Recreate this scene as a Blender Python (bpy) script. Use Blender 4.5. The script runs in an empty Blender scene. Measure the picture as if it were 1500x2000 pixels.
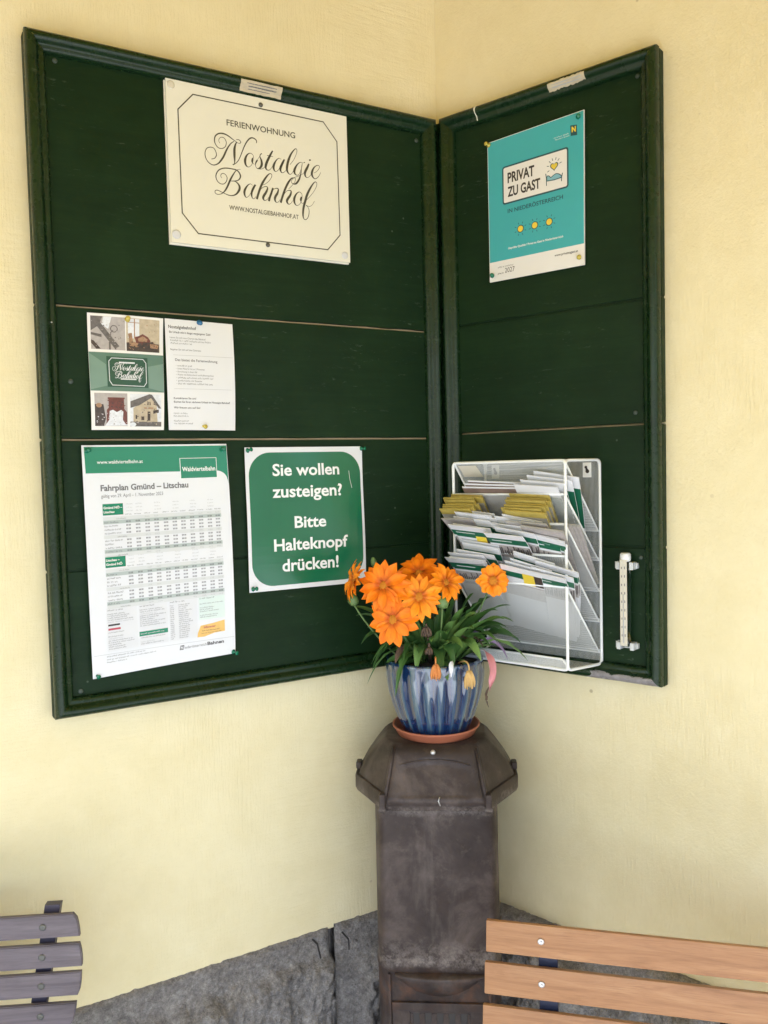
import bpy, bmesh, math, random
from mathutils import Vector, Matrix, noise as mnoise
random.seed(7)
R = math.radians
SC = bpy.context.scene
COL = SC.collection

# ------------------------------------------------------------------ camera, sky, sun, exposure
cam_d = bpy.data.cameras.new('camera')
cam = bpy.data.objects.new('camera', cam_d)
COL.objects.link(cam)
cam.location = (-1.0934, -1.5948, 1.6)
cam.rotation_euler = (1.5188, 0.0250, -0.5293)
cam_d.sensor_fit = 'VERTICAL'
cam_d.sensor_height = 36.0
cam_d.lens = 1631.3 / 2000 * 36
cam_d.clip_start = 0.02
cam_d.clip_end = 2000
SC.camera = cam

SUN_EL, SUN_AZ = R(66), R(250)         # high sun: it reaches the paving in front, the corner stays in open shade
wd = bpy.data.worlds.new('World')
SC.world = wd
wd.use_nodes = True
nt = wd.node_tree
bg = nt.nodes['Background']
sky = nt.nodes.new('ShaderNodeTexSky')
sky.sky_type = 'NISHITA'
sky.sun_disc = False
sky.sun_elevation = SUN_EL
sky.sun_rotation = SUN_AZ
sky.dust_density = 3.0
sky.air_density = 1.0
sky.ozone_density = 1.0
nt.links.new(sky.outputs[0], bg.inputs[0])
bg.inputs[1].default_value = 0.15
sd = bpy.data.lights.new('sun', 'SUN')
sd.energy = 2.2
sd.angle = R(0.5)
sd.color = (1.0, 0.99, 0.97)
sun = bpy.data.objects.new('sun', sd)
COL.objects.link(sun)
sdir = Vector((math.sin(SUN_AZ) * math.cos(SUN_EL), math.cos(SUN_AZ) * math.cos(SUN_EL), math.sin(SUN_EL)))
sun.rotation_euler = sdir.to_track_quat('Z', 'Y').to_euler()
sun.location = sdir * 30
SC.view_settings.view_transform = 'Standard'
SC.view_settings.look = 'None'
SC.view_settings.gamma = 1
SC.view_settings.exposure = 2.16
SC.cycles.use_denoising = True
SC.cycles.max_bounces = 10
SC.cycles.diffuse_bounces = 6
SC.cycles.transparent_max_bounces = 24
SC.cycles.caustics_reflective = False
SC.cycles.caustics_refractive = False

# ------------------------------------------------------------------ node helpers and materials
def lin(r, g, b):
    f = lambda c: c / 12.92 if c <= 0.04045 else ((c + 0.055) / 1.055) ** 2.4
    return (f(r / 255), f(g / 255), f(b / 255))

class NB:
    def __init__(s, name):
        s.m = bpy.data.materials.new(name)
        s.m.use_nodes = True
        s.t = s.m.node_tree
        s.p = s.t.nodes['Principled BSDF']
        s.out = s.t.nodes['Material Output']
        s.co = s.t.nodes.new('ShaderNodeTexCoord')
    def n(s, typ, **kw):
        x = s.t.nodes.new(typ)
        for k, v in kw.items():
            setattr(x, k, v)
        return x
    def l(s, a, b):
        s.t.links.new(a, b)
    def vec(s, scale=(1, 1, 1), rot=(0, 0, 0), src='Object', loc=(0, 0, 0)):
        mp = s.n('ShaderNodeMapping')
        mp.inputs['Scale'].default_value = scale
        mp.inputs['Rotation'].default_value = rot
        mp.inputs['Location'].default_value = loc
        s.l(s.co.outputs[src], mp.inputs[0])
        return mp.outputs[0]
    def noise(s, scale, detail=4, rough=0.55, vec=None, dist=0.0):
        x = s.n('ShaderNodeTexNoise')
        x.inputs['Scale'].default_value = scale
        x.inputs['Detail'].default_value = detail
        x.inputs['Roughness'].default_value = rough
        x.inputs['Distortion'].default_value = dist
        s.l(vec if vec is not None else s.co.outputs['Object'], x.inputs['Vector'])
        return x.outputs['Fac']
    def voro(s, scale, vec=None, feature='F1'):
        x = s.n('ShaderNodeTexVoronoi', feature=feature)
        x.inputs['Scale'].default_value = scale
        s.l(vec if vec is not None else s.co.outputs['Object'], x.inputs['Vector'])
        return x.outputs['Distance']
    def ramp(s, fac, stops):
        x = s.n('ShaderNodeValToRGB')
        e = x.color_ramp.elements
        while len(e) < len(stops):
            e.new(0.5)
        for i, (p, c) in enumerate(stops):
            e[i].position = p
            e[i].color = (c[0], c[1], c[2], 1) if not isinstance(c, (int, float)) else (c, c, c, 1)
        s.l(fac, x.inputs[0])
        return x.outputs[0]
    def mix(s, fac, a, b, typ='MIX'):
        x = s.n('ShaderNodeMix', data_type='RGBA', blend_type=typ)
        for sock, v in ((x.inputs[0], fac), (x.inputs[6], a), (x.inputs[7], b)):
            if isinstance(v, (int, float)):
                sock.default_value = v
            elif isinstance(v, tuple):
                sock.default_value = (v[0], v[1], v[2], 1)
            else:
                s.l(v, sock)
        return x.outputs[2]
    def math(s, op, a, b=None, c=None):
        x = s.n('ShaderNodeMath', operation=op)
        for i, v in enumerate((a, b, c)):
            if v is None:
                continue
            if isinstance(v, (int, float)):
                x.inputs[i].default_value = v
            else:
                s.l(v, x.inputs[i])
        return x.outputs[0]
    def bump(s, h, strength=0.3, dist=0.002, prev=None):
        x = s.n('ShaderNodeBump')
        x.inputs['Strength'].default_value = strength
        x.inputs['Distance'].default_value = dist
        s.l(h, x.inputs['Height'])
        if prev is not None:
            s.l(prev, x.inputs['Normal'])
        return x.outputs[0]
    def done(s, col, rough=0.5, metal=0.0, nrm=None, spec=None, coat=0.0):
        for sock, v in (('Base Color', col), ('Roughness', rough), ('Metallic', metal)):
            i = s.p.inputs[sock]
            if isinstance(v, tuple):
                i.default_value = (v[0], v[1], v[2], 1)
            elif isinstance(v, (int, float)):
                i.default_value = v
            else:
                s.l(v, i)
        if nrm is not None:
            s.l(nrm, s.p.inputs['Normal'])
        if spec is not None:
            s.p.inputs['Specular IOR Level'].default_value = spec
        if coat:
            s.p.inputs['Coat Weight'].default_value = coat
            s.p.inputs['Coat Roughness'].default_value = 0.08
        return s.m

def simple(name, col, rough=0.5, metal=0.0, var=0.12, scale=30, bump=0.0, spec=None, coat=0.0):
    b = NB(name)
    f = b.noise(scale, 4)
    c = b.mix(f, tuple(x * (1 - var) for x in col), tuple(min(1, x * (1 + var)) for x in col))
    nr = b.bump(b.noise(scale * 8, 3), bump, 0.001) if bump else None
    return b.done(c, rough, metal, nr, spec, coat)

def m_wall():
    b = NB('yellow_render')
    big = b.noise(1.6, 4, 0.6)
    mid = b.noise(13, 6, 0.7)
    f = b.math('ADD', b.math('MULTIPLY', big, 0.5), b.math('MULTIPLY', mid, 0.5))
    c = b.ramp(f, [(0.34, (0.750, 0.655, 0.392)), (0.66, (0.832, 0.744, 0.488))])
    sp = b.ramp(b.voro(7.5), [(0.0, 1.0), (0.022, 0.9), (0.034, 0.0)])
    gate = b.ramp(b.noise(3.1, 2), [(0.52, 0.0), (0.58, 1.0)])
    c = b.mix(b.math('MULTIPLY', b.math('MULTIPLY', sp, gate), 0.55), c, (0.28, 0.2, 0.1))
    s1 = b.noise(38, 5, 0.65, b.vec((6, 6, 0.55), (0.25, 0.2, 0)))
    s2 = b.noise(30, 5, 0.65, b.vec((0.6, 6, 5), (0.5, 0.7, 0.2)))
    patch = b.ramp(b.noise(2.2, 2), [(0.42, 0.0), (0.6, 1.0)])
    brush = b.mix(patch, s1, s2)
    n1 = b.bump(brush, 0.6, 0.003)
    n2 = b.bump(b.noise(190, 4, 0.75), 0.5, 0.0016, n1)
    n3 = b.bump(b.noise(17, 4, 0.5), 0.35, 0.005, n2)
    return b.done(c, 0.85, 0, n3, 0.25)

def m_green(worn=False, gloss=False):
    b = NB('dark_green_paint_worn' if worn else ('dark_green_gloss_paint' if gloss else 'dark_green_paint'))
    f = b.math('ADD', b.math('MULTIPLY', b.noise(5, 5, 0.65), 0.6), b.math('MULTIPLY', b.noise(24, 5, 0.7, b.vec((0.22, 0.22, 3))), 0.4))
    c = b.ramp(f, [(0.25, (0.0035, 0.013, 0.0042)), (0.5, (0.0068, 0.0225, 0.0075)), (0.78, (0.0125, 0.036, 0.0115))])
    st = b.noise(16, 6, 0.75, b.vec((0.8, 0.8, 3.2)), 1.2)
    sc = b.ramp(st, [(0.57, 0.0), (0.67, 1.0)])
    fine = b.ramp(b.noise(230, 2, 0.5, b.vec((0.35, 0.35, 1.2))), [(0.50, 0.0), (0.68, 1.0)])
    c = b.mix(b.math('MULTIPLY', b.math('MULTIPLY', b.math('MULTIPLY', sc, fine), b.ramp(b.noise(3.3, 2), [(0.46, 0.08), (0.62, 1.0)])), 0.8), c, (0.10, 0.135, 0.10))
    dots = b.ramp(b.voro(26), [(0.0, 1.0), (0.04, 0.6), (0.07, 0.0)])
    dg = b.ramp(b.noise(7, 2), [(0.56, 0.0), (0.62, 1.0)])
    c = b.mix(b.math('MULTIPLY', b.math('MULTIPLY', dots, dg), 0.7), c, (0.12, 0.15, 0.12))
    rough = b.ramp(b.noise(22, 5, 0.7), [(0.3, 0.20 if gloss else 0.36), (0.7, 0.34 if gloss else 0.56)])
    if worn:
        w = b.n('ShaderNodeSeparateXYZ')
        b.l(b.co.outputs['Generated'], w.inputs[0])
        nz = b.noise(26, 6, 0.75, b.vec((1, 1, 3.0)), 0.6)
        reg = b.math('MULTIPLY', b.math('GREATER_THAN', w.outputs[0], 0.63), b.math('LESS_THAN', w.outputs[0], 0.95))
        low = b.math('LESS_THAN', w.outputs[2], b.math('MULTIPLY', nz, 0.9))
        k = b.math('MULTIPLY', reg, low)
        c = b.mix(k, c, b.mix(b.noise(60, 3), (0.12, 0.11, 0.11), (0.36, 0.34, 0.34)))
    nr = b.bump(b.noise(60, 6, 0.75, b.vec((0.25, 0.25, 3)) if not gloss else None), 0.06 if gloss else 0.3, 0.0012)
    nr = b.bump(b.noise(7, 4, 0.6), 0.1 if gloss else 0.25, 0.006, nr)
    return b.done(c, rough, 0, nr, 0.13 if not gloss else 0.3)

def m_stone():
    b = NB('grey_granite')
    f = b.noise(85, 7, 0.85)
    c = b.ramp(f, [(0.36, (0.075, 0.068, 0.063)), (0.46, (0.25, 0.232, 0.22)), (0.56, (0.43, 0.40, 0.375)), (0.68, (0.78, 0.74, 0.70))])
    c = b.mix(0.42, c, b.ramp(b.noise(11, 6, 0.75), [(0.3, (0.17, 0.155, 0.147)), (0.7, (0.52, 0.48, 0.445))]))
    n1 = b.bump(b.noise(130, 6, 0.8), 1.0, 0.006)
    n2 = b.bump(b.noise(42, 5, 0.75), 1.0, 0.014, n1)
    return b.done(c, 0.85, 0, n2, 0.3)

def m_iron():
    b = NB('brown_cast_iron')
    f = b.noise(7, 6, 0.65, None, 0.4)
    c = b.ramp(f, [(0.30, (0.020, 0.0135, 0.0115)), (0.5, (0.047, 0.034, 0.030)), (0.72, (0.125, 0.098, 0.087))])
    d = b.ramp(b.noise(34, 6, 0.75), [(0.56, 0.0), (0.8, 1.0)])
    c = b.mix(b.math('MULTIPLY', d, 0.40), c, (0.17, 0.135, 0.115))
    w = b.n('ShaderNodeSeparateXYZ')
    b.l(b.co.outputs['Object'], w.inputs[0])
    z = b.math('ADD', w.outputs[2], b.math('MULTIPLY', b.math('SUBTRACT', b.noise(18, 5, 0.7), 0.5), 0.07))
    band = b.ramp(z, [(0.628, 0.0), (0.642, 1.0), (0.652, 0.75), (0.69, 0.0), (0.925, 0.0), (0.945, 0.8), (0.956, 0.0)])
    grit = b.ramp(b.noise(60, 5, 0.8), [(0.4, 0.0), (0.62, 1.0)])
    c = b.mix(b.math('MULTIPLY', b.math('MULTIPLY', band, grit), 0.55), c, (0.33, 0.285, 0.255))
    rust = b.ramp(b.math('ABSOLUTE', b.math('SUBTRACT', z, 0.585)), [(0.0, 1.0), (0.05, 0.0)])
    rn = b.ramp(b.noise(40, 5, 0.7), [(0.45, 0.0), (0.65, 1.0)])
    c = b.mix(b.math('MULTIPLY', b.math('MULTIPLY', rust, rn), 0.6), c, (0.16, 0.07, 0.035))
    fl = b.ramp(b.voro(9.5), [(0.0, 1.0), (0.03, 0.8), (0.05, 0.0)])
    fg = b.ramp(b.noise(5, 2), [(0.54, 0.0), (0.58, 1.0)])
    c = b.mix(b.math('MULTIPLY', fl, fg), c, (0.45, 0.42, 0.4))
    nr = b.bump(b.noise(150, 6, 0.75), 0.35, 0.0012)
    nr = b.bump(b.noise(14, 4, 0.6), 0.15, 0.004, nr)
    sv = b.noise(5, 5, 0.7, b.vec((2.2, 2.2, 0.5)))
    c = b.mix(b.math('MULTIPLY', b.ramp(sv, [(0.56, 0.0), (0.72, 1.0)]), 0.5), c, (0.15, 0.125, 0.112))
    return b.done(c, b.ramp(b.noise(20, 4), [(0.3, 0.36), (0.7, 0.6)]), 0.1, nr, 0.3)

def m_glaze():
    b = NB('blue_streaked_glaze')
    w = b.n('ShaderNodeSeparateXYZ')
    b.l(b.co.outputs['Object'], w.inputs[0])
    ang = b.math('ARCTAN2', w.outputs[1], w.outputs[0])
    cb = b.n('ShaderNodeCombineXYZ')
    b.l(b.math('MULTIPLY', ang, 9.0), cb.inputs[0])
    b.l(b.math('MULTIPLY', w.outputs[2], 5.0), cb.inputs[1])
    f = b.noise(1.0, 6, 0.7, cb.outputs[0], 0.3)
    rid = b.math('MULTIPLY', b.math('COSINE', b.math('MULTIPLY', ang, 22.0)), 0.13)
    g = b.math('ADD', f, rid)
    c = b.ramp(g, [(0.42, (0.006, 0.022, 0.078)), (0.56, (0.018, 0.055, 0.135)), (0.66, (0.06, 0.115, 0.16)), (0.80, (0.20, 0.235, 0.23))])
    foot = b.ramp(b.math('ADD', w.outputs[2], b.math('MULTIPLY', b.noise(50, 4), 0.02)), [(0.018, 1.0), (0.034, 0.0)])
    c = b.mix(foot, c, (0.008, 0.028, 0.10))
    nr = b.bump(b.noise(25, 3), 0.12, 0.003)
    m = b.done(c, 0.07, 0, nr, 0.7, 0.8)
    b.p.inputs['Coat IOR'].default_value = 1.7
    return m

def m_wood(name, c0, c1, c2, scale=1.0, rough=0.5):
    b = NB(name)
    v = b.vec((2.2 * scale, 16 * scale, 26 * scale))
    f = b.noise(2.2, 6, 0.65, v, 0.9)
    c = b.ramp(f, [(0.3, c0), (0.5, c1), (0.72, c2)])
    fine = b.noise(14, 4, 0.6, b.vec((2, 40, 60)))
    c = b.mix(b.math('MULTIPLY', b.ramp(fine, [(0.5, 0.0), (0.7, 1.0)]), 0.35), c, tuple(x * 0.62 for x in c0))
    nr = b.bump(fine, 0.12, 0.0008)
    return b.done(c, rough, 0, nr, 0.4)

def m_mesh(name='white_wire_mesh', hole_size=0.44):
    b = NB(name)
    b.p.inputs['Base Color'].default_value = (0.62, 0.64, 0.63, 1)
    b.p.inputs['Roughness'].default_value = 0.4
    sp = b.n('ShaderNodeSeparateXYZ')
    b.l(b.co.outputs['UV'], sp.inputs[0])
    fx = b.math('PINGPONG', b.math('MULTIPLY', sp.outputs[0], 1 / 0.0026), 0.5)
    fy = b.math('PINGPONG', b.math('MULTIPLY', sp.outputs[1], 1 / 0.0019), 0.5)
    hole = b.math('LESS_THAN', b.math('ADD', fx, fy), hole_size)
    tr = b.n('ShaderNodeBsdfTransparent')
    mx = b.n('ShaderNodeMixShader')
    b.l(hole, mx.inputs[0])
    b.l(b.p.outputs[0], mx.inputs[1])
    b.l(tr.outputs[0], mx.inputs[2])
    b.l(mx.outputs[0], b.out.inputs[0])
    return b.m

def m_leaf():
    b = NB('gazania_leaf')
    oi = b.n('ShaderNodeObjectInfo')
    f = b.math('ADD', b.math('MULTIPLY', oi.outputs['Random'], 0.6), b.math('MULTIPLY', b.noise(30, 3), 0.4))
    c = b.ramp(f, [(0.12, (0.026, 0.074, 0.020)), (0.5, (0.066, 0.160, 0.036)), (0.85, (0.150, 0.260, 0.070))])
    nr = b.bump(b.noise(120, 3), 0.2, 0.001)
    m = b.done(c, 0.42, 0, nr, 0.45)
    return m

def m_petal():
    b = NB('orange_petal')
    # veins run along each petal: the blade's own length is stored in its UV map
    oi = b.n('ShaderNodeObjectInfo')
    f = b.noise(60, 4, 0.6)
    c = b.ramp(f, [(0.3, (0.82, 0.16, 0.002)), (0.7, (0.90, 0.25, 0.004))])
    c2 = b.ramp(f, [(0.3, (0.88, 0.22, 0.003)), (0.7, (0.92, 0.33, 0.008))])
    c = b.mix(b.ramp(oi.outputs['Random'], [(0.5, 0.0), (0.8, 1.0)]), c, c2)
    sp = b.n('ShaderNodeSeparateXYZ')
    b.l(b.co.outputs['UV'], sp.inputs[0])
    base = b.ramp(sp.outputs[1], [(0.12, 1.0), (0.34, 0.0)])
    c = b.mix(b.math('MULTIPLY', base, 0.8), c, (0.42, 0.065, 0.002))
    vein = b.noise(1.0, 3, 0.6, b.vec((14, 1.2, 1), (0, 0, 0), 'UV'))
    c = b.mix(b.math('MULTIPLY', b.ramp(vein, [(0.5, 0.0), (0.66, 1.0)]), 0.45), c, (0.72, 0.105, 0.001))
    m = b.done(c, 0.55, 0, None, 0.3)
    b.p.inputs['Subsurface Weight'].default_value = 0.0
    return m

M = {
    'wall': m_wall(), 'green': m_green(), 'worn': m_green(True, True), 'rail': m_green(False, True), 'stone': m_stone(), 'iron': m_iron(), 'glaze': m_glaze(),
    'mesh': m_mesh(), 'open_mesh': m_mesh('open_white_wire_mesh', 0.56), 'leaf': m_leaf(), 'petal': m_petal(),
    'ceiling': simple('amber_bounce_ceiling', (0.62, 0.44, 0.02), 0.7, 0, 0.08, 4),  # amber chosen so the unseen ceiling bounces warm light onto the upper walls
    'paving': simple('pale_paving', (0.54, 0.565, 0.585), 0.9, 0, 0.2, 3, 0.2),
    'gravel': simple('gravel_ground', (0.20, 0.175, 0.14), 0.95, 0, 0.25, 5, 0.3),
    'raw': simple('raw_wood_tongue', (0.30, 0.235, 0.15), 0.8, 0, 0.3, 25),
    'acrylic': simple('cream_plate', (0.78, 0.765, 0.655), 0.22, 0, 0.03, 6),
    'paper': simple('white_paper', (0.72, 0.73, 0.75), 0.5, 0, 0.02, 6),
    'lam': simple('laminated_white_paper', (0.72, 0.735, 0.76), 0.22, 0, 0.02, 6, 0, 0.5),
    'glossy': simple('glossy_white_paper', (0.80, 0.79, 0.77), 0.35, 0, 0.02, 6),
    'ink': simple('black_ink', (0.035, 0.03, 0.028), 0.45, 0, 0.1),
    'olive': simple('olive_black_ink', (0.062, 0.058, 0.036), 0.4, 0, 0.1),
    'ink_mid': simple('grey_ink', (0.13, 0.13, 0.135), 0.45, 0, 0.08),
    'ink_pale': simple('pale_grey_ink', (0.40, 0.41, 0.42), 0.45, 0, 0.05),
    'row_dark': simple('sage_row_tint', (0.40, 0.46, 0.44), 0.3, 0, 0.04),
    'row_pale': simple('light_row_tint', (0.60, 0.62, 0.62), 0.3, 0, 0.03),
    'box_pale': simple('pale_box_tint', (0.66, 0.67, 0.69), 0.3, 0, 0.03),
    'box_mint': simple('mint_box_tint', (0.62, 0.72, 0.68), 0.3, 0, 0.03),
    'sgreen': simple('sign_green', (0.008, 0.135, 0.062), 0.20, 0, 0.10, 14, 0, 0.5),
    'hgreen': simple('header_green', (0.006, 0.20, 0.10), 0.20, 0, 0.06, 10, 0, 0.5),
    'bgreen': simple('brochure_green', (0.008, 0.115, 0.060), 0.35, 0, 0.1),
    'gold': simple('gold_ticket', (0.75, 0.47, 0.12), 0.3, 0, 0.15, 90),
    'red': simple('red_ink', (0.45, 0.05, 0.08), 0.4, 0, 0.1),
    'white_ink': simple('white_print', (0.82, 0.83, 0.82), 0.35, 0, 0.02),
    'teal': simple('turquoise_print', (0.045, 0.40, 0.44), 0.30, 0, 0.05, 12),
    'petrol': simple('petrol_ink', (0.012, 0.075, 0.095), 0.4, 0, 0.08),
    'yellow': simple('yellow_print', (0.80, 0.60, 0.06), 0.4, 0, 0.05),
    'skyblue': simple('blue_print', (0.22, 0.48, 0.58), 0.4, 0, 0.05),
    'ph_dark': simple('photo_dark_brown', (0.060, 0.042, 0.036), 0.4, 0, 0.8, 160),
    'ph_grey': simple('photo_warm_grey', (0.42, 0.385, 0.37), 0.4, 0, 0.3, 130),
    'ph_mid': simple('photo_mid_grey', (0.13, 0.115, 0.11), 0.4, 0, 0.7, 150),
    'ph_cream': simple('photo_cream', (0.50, 0.42, 0.30), 0.4, 0, 0.4, 110),
    'ph_red': simple('photo_red_brown', (0.15, 0.042, 0.032), 0.4, 0, 0.6, 170),
    'ph_tan': simple('photo_tan', (0.36, 0.21, 0.12), 0.4, 0, 0.6, 170),
    'ph_white': simple('photo_white', (0.70, 0.72, 0.76), 0.4, 0, 0.25, 190),
    'ph_teal': simple('photo_grey_green', (0.105, 0.20, 0.155), 0.35, 0, 0.12, 30),
    'ph_teal2': simple('photo_pale_grey_green', (0.18, 0.29, 0.24), 0.35, 0, 0.1, 30),
    'ph_green': simple('photo_dark_green', (0.022, 0.085, 0.055), 0.35, 0, 0.12, 40),
    'rod': simple('white_coated_wire', (0.80, 0.82, 0.81), 0.32, 0, 0.03),
    'plastic': simple('greyish_white_plastic', (0.58, 0.60, 0.59), 0.35, 0, 0.08),
    'aged': simple('aged_beige_label', (0.52, 0.45, 0.31), 0.6, 0, 0.25, 60),
    'scale': simple('cream_scale', (0.64, 0.60, 0.49), 0.4, 0, 0.05),
    'pin_green': simple('green_pin_plastic', (0.006, 0.16, 0.085), 0.18, 0, 0.2, 200, 0, 0.6),
    'pin_yellow': simple('yellow_pin_plastic', (0.52, 0.42, 0.07), 0.18, 0, 0.2, 200, 0, 0.6),
    'pin_blue': simple('blue_pin_plastic', (0.02, 0.14, 0.30), 0.18, 0, 0.2, 200, 0, 0.6),
    'screw': simple('dull_screw_head', (0.12, 0.12, 0.11), 0.4, 0.6, 0.2, 200),
    'zinc': simple('zinc_screw', (0.62, 0.62, 0.62), 0.35, 0.7, 0.15, 200),
    'green_screw': simple('green_painted_screw', (0.045, 0.065, 0.05), 0.5, 0, 0.2, 200),
    'bwood': m_wood('orange_brown_wood', (0.27, 0.125, 0.054), (0.365, 0.182, 0.082), (0.435, 0.238, 0.115)),
    'cwood': m_wood('mauve_stained_wood', (0.090, 0.074, 0.080), (0.132, 0.109, 0.119), (0.172, 0.146, 0.157)),
    'cedge': simple('dark_mauve_metal', (0.050, 0.042, 0.062), 0.5, 0, 0.2, 40),
    'navy': simple('navy_metal', (0.018, 0.024, 0.05), 0.45, 0.2, 0.2, 60),
    'terra': simple('terracotta_plastic', (0.40, 0.13, 0.07), 0.5, 0, 0.10, 25, 0.1),
    'soil': simple('dark_soil', (0.03, 0.022, 0.016), 0.95, 0, 0.5, 90, 0.6),
    'stem': simple('green_stem', (0.09, 0.16, 0.05), 0.5, 0, 0.2, 60),
    'bud': simple('green_bud', (0.12, 0.20, 0.06), 0.5, 0, 0.25, 80),
    'disc': simple('flower_centre', (0.58, 0.20, 0.008), 0.8, 0, 0.35, 500, 0.8),
    'dry': simple('dry_orange_petal', (0.62, 0.23, 0.06), 0.7, 0, 0.3, 90),
    'tan': simple('dry_tan_petal', (0.62, 0.40, 0.15), 0.7, 0, 0.3, 90),
    'pink': simple('pink_withered_leaf', (0.60, 0.24, 0.27), 0.55, 0, 0.25, 40),
    'lilac': simple('lilac_withered_leaf', (0.32, 0.22, 0.38), 0.55, 0, 0.2, 40),
    'brown': simple('dry_brown_leaf', (0.10, 0.062, 0.04), 0.8, 0, 0.4, 60),
    'byellow': simple('yellow_booklet_paper', (0.46, 0.36, 0.085), 0.5, 0, 0.35, 45),
    'bgrey': simple('grey_booklet_paper', (0.40, 0.38, 0.33), 0.5, 0, 0.2, 40),
    'bbrown': simple('brown_picture_print', (0.20, 0.14, 0.115), 0.4, 0, 0.45, 40),
}
gl = NB('clear_glass_tube')
gl.p.inputs['Transmission Weight'].default_value = 1.0
gl.p.inputs['Roughness'].default_value = 0.03
gl.p.inputs['IOR'].default_value = 1.2
gl.p.inputs['Base Color'].default_value = (0.95, 0.97, 0.96, 1)
M['glass'] = gl.m

# ------------------------------------------------------------------ object helpers
def thing(name, label, cat, loc=(0, 0, 0), rotz=0.0, group=None):
    o = bpy.data.objects.new(name, None)
    COL.objects.link(o)
    o.empty_display_size = 0.05
    o.location = loc
    o.rotation_euler = (0, 0, rotz)
    o['label'] = label
    o['category'] = cat
    if group:
        o['group'] = group
    return o

def tag(o, label, cat, group=None):
    o['label'] = label
    o['category'] = cat
    if group:
        o['group'] = group
    return o

def obj(name, verts, faces, mat, parent=None, off=None, smooth=False, uv=None):
    me = bpy.data.meshes.new(name)
    if off is not None:
        off = Vector(off)
        verts = [Vector(v) - off for v in verts]
    me.from_pydata([tuple(v) for v in verts], [], faces)
    me.materials.append(M[mat])
    if uv is not None:
        ul = me.uv_layers.new(name='UVMap')
        for lp in me.loops:
            ul.data[lp.index].uv = uv[lp.vertex_index]
    if smooth:
        for p in me.polygons:
            p.use_smooth = True
    me.validate()
    me.update()
    o = bpy.data.objects.new(name, me)
    COL.objects.link(o)
    if parent is not None:
        o.parent = parent
    elif off is not None:
        o.location = off
    return o

class MB:
    """collects shapes into one mesh"""
    def __init__(s):
        s.v = []
        s.f = []
    def add(s, v, f):
        n = len(s.v)
        s.v += [Vector(x) for x in v]
        s.f += [tuple(i + n for i in q) for q in f]
        return s
    def box(s, x0, x1, y0, y1, z0, z1, bev=0.0):
        bm = bmesh.new()
        bmesh.ops.create_cube(bm, size=1)
        for v in bm.verts:
            v.co = Vector(((x0 + x1) / 2 + v.co.x * (x1 - x0), (y0 + y1) / 2 + v.co.y * (y1 - y0), (z0 + z1) / 2 + v.co.z * (z1 - z0)))
        if bev:
            bmesh.ops.bevel(bm, geom=bm.edges[:], offset=bev, segments=2, affect='EDGES', profile=0.5)
        return s.bm(bm)
    def bm(s, bm, mat=None):
        bm.verts.ensure_lookup_table()
        s.add([(mat @ v.co if mat else v.co.copy()) for v in bm.verts], [[v.index for v in f.verts] for f in bm.faces])
        bm.free()
        return s
    def tube(s, pts, r, n=8, cap=True):
        pts = [Vector(p) for p in pts]
        rs = r if isinstance(r, (list, tuple)) else [r] * len(pts)
        rings = []
        up = None
        for i, p in enumerate(pts):
            t = (pts[min(i + 1, len(pts) - 1)] - pts[max(i - 1, 0)]).normalized()
            if up is None:
                up = Vector((0, 0, 1)) if abs(t.z) < 0.9 else Vector((1, 0, 0))
            a = t.cross(up)
            if a.length < 1e-6:
                a = t.orthogonal()
            a.normalize()
            b_ = a.cross(t).normalized()
            up = b_
            rings.append([p + (a * math.cos(k * 2 * math.pi / n) + b_ * math.sin(k * 2 * math.pi / n)) * rs[i] for k in range(n)])
        v = [x for g in rings for x in g]
        f = []
        for i in range(len(pts) - 1):
            for k in range(n):
                f.append((i * n + k, i * n + (k + 1) % n, (i + 1) * n + (k + 1) % n, (i + 1) * n + k))
        if cap:
            f.append(tuple(reversed(range(n))))
            f.append(tuple((len(pts) - 1) * n + k for k in range(n)))
        return s.add(v, f)
    def lathe(s, prof, n=32, mod=None):
        v = []
        f = []
        for (r, z) in prof:
            for k in range(n):
                a = k * 2 * math.pi / n
                rr = r + (mod(a, r, z) if mod else 0)
                v.append((rr * math.cos(a), rr * math.sin(a), z))
        for i in range(len(prof) - 1):
            for k in range(n):
                f.append((i * n + k, i * n + (k + 1) % n, (i + 1) * n + (k + 1) % n, (i + 1) * n + k))
        f.append(tuple(reversed(range(n))))
        f.append(tuple((len(prof) - 1) * n + k for k in range(n)))
        return s.add(v, f)
    def loft(s, rings, cap=True):
        n = len(rings[0])
        v = [x for g in rings for x in g]
        f = []
        for i in range(len(rings) - 1):
            for k in range(n):
                f.append((i * n + k, i * n + (k + 1) % n, (i + 1) * n + (k + 1) % n, (i + 1) * n + k))
        if cap:
            f.append(tuple(reversed(range(n))))
            f.append(tuple((len(rings) - 1) * n + k for k in range(n)))
        return s.add(v, f)
    def xform(s, m):
        s.v = [m @ v for v in s.v]
        return s
    def build(s, name, mat, parent=None, off=None, smooth=False):
        return obj(name, s.v, s.f, mat, parent, off, smooth)

def smooth_by_angle(o, ang=40):
    o.data.polygons.foreach_set('use_smooth', [True] * len(o.data.polygons))
    bm = bmesh.new()
    bm.from_mesh(o.data)
    for e in bm.edges:
        if len(e.link_faces) == 2 and e.calc_face_angle(0) > R(ang):
            e.smooth = False
    bm.to_mesh(o.data)
    bm.free()
    return o

def copy_tree(o, parent=None):
    c = o.copy()
    COL.objects.link(c)
    if parent is not None:
        c.parent = parent
    for ch in o.children:
        copy_tree(ch, c)
    return c

# the two walls: u = metres along the wall from the inner corner, d = metres out of the wall
UR = Vector((0.3518, -0.9361, 0))
NR = Vector((-0.9361, -0.3518, 0))
def PL(u, z, d):
    return Vector((-u, -d, z))
def PR(u, z, d):
    return UR * u + NR * d + Vector((0, 0, z))

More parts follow.
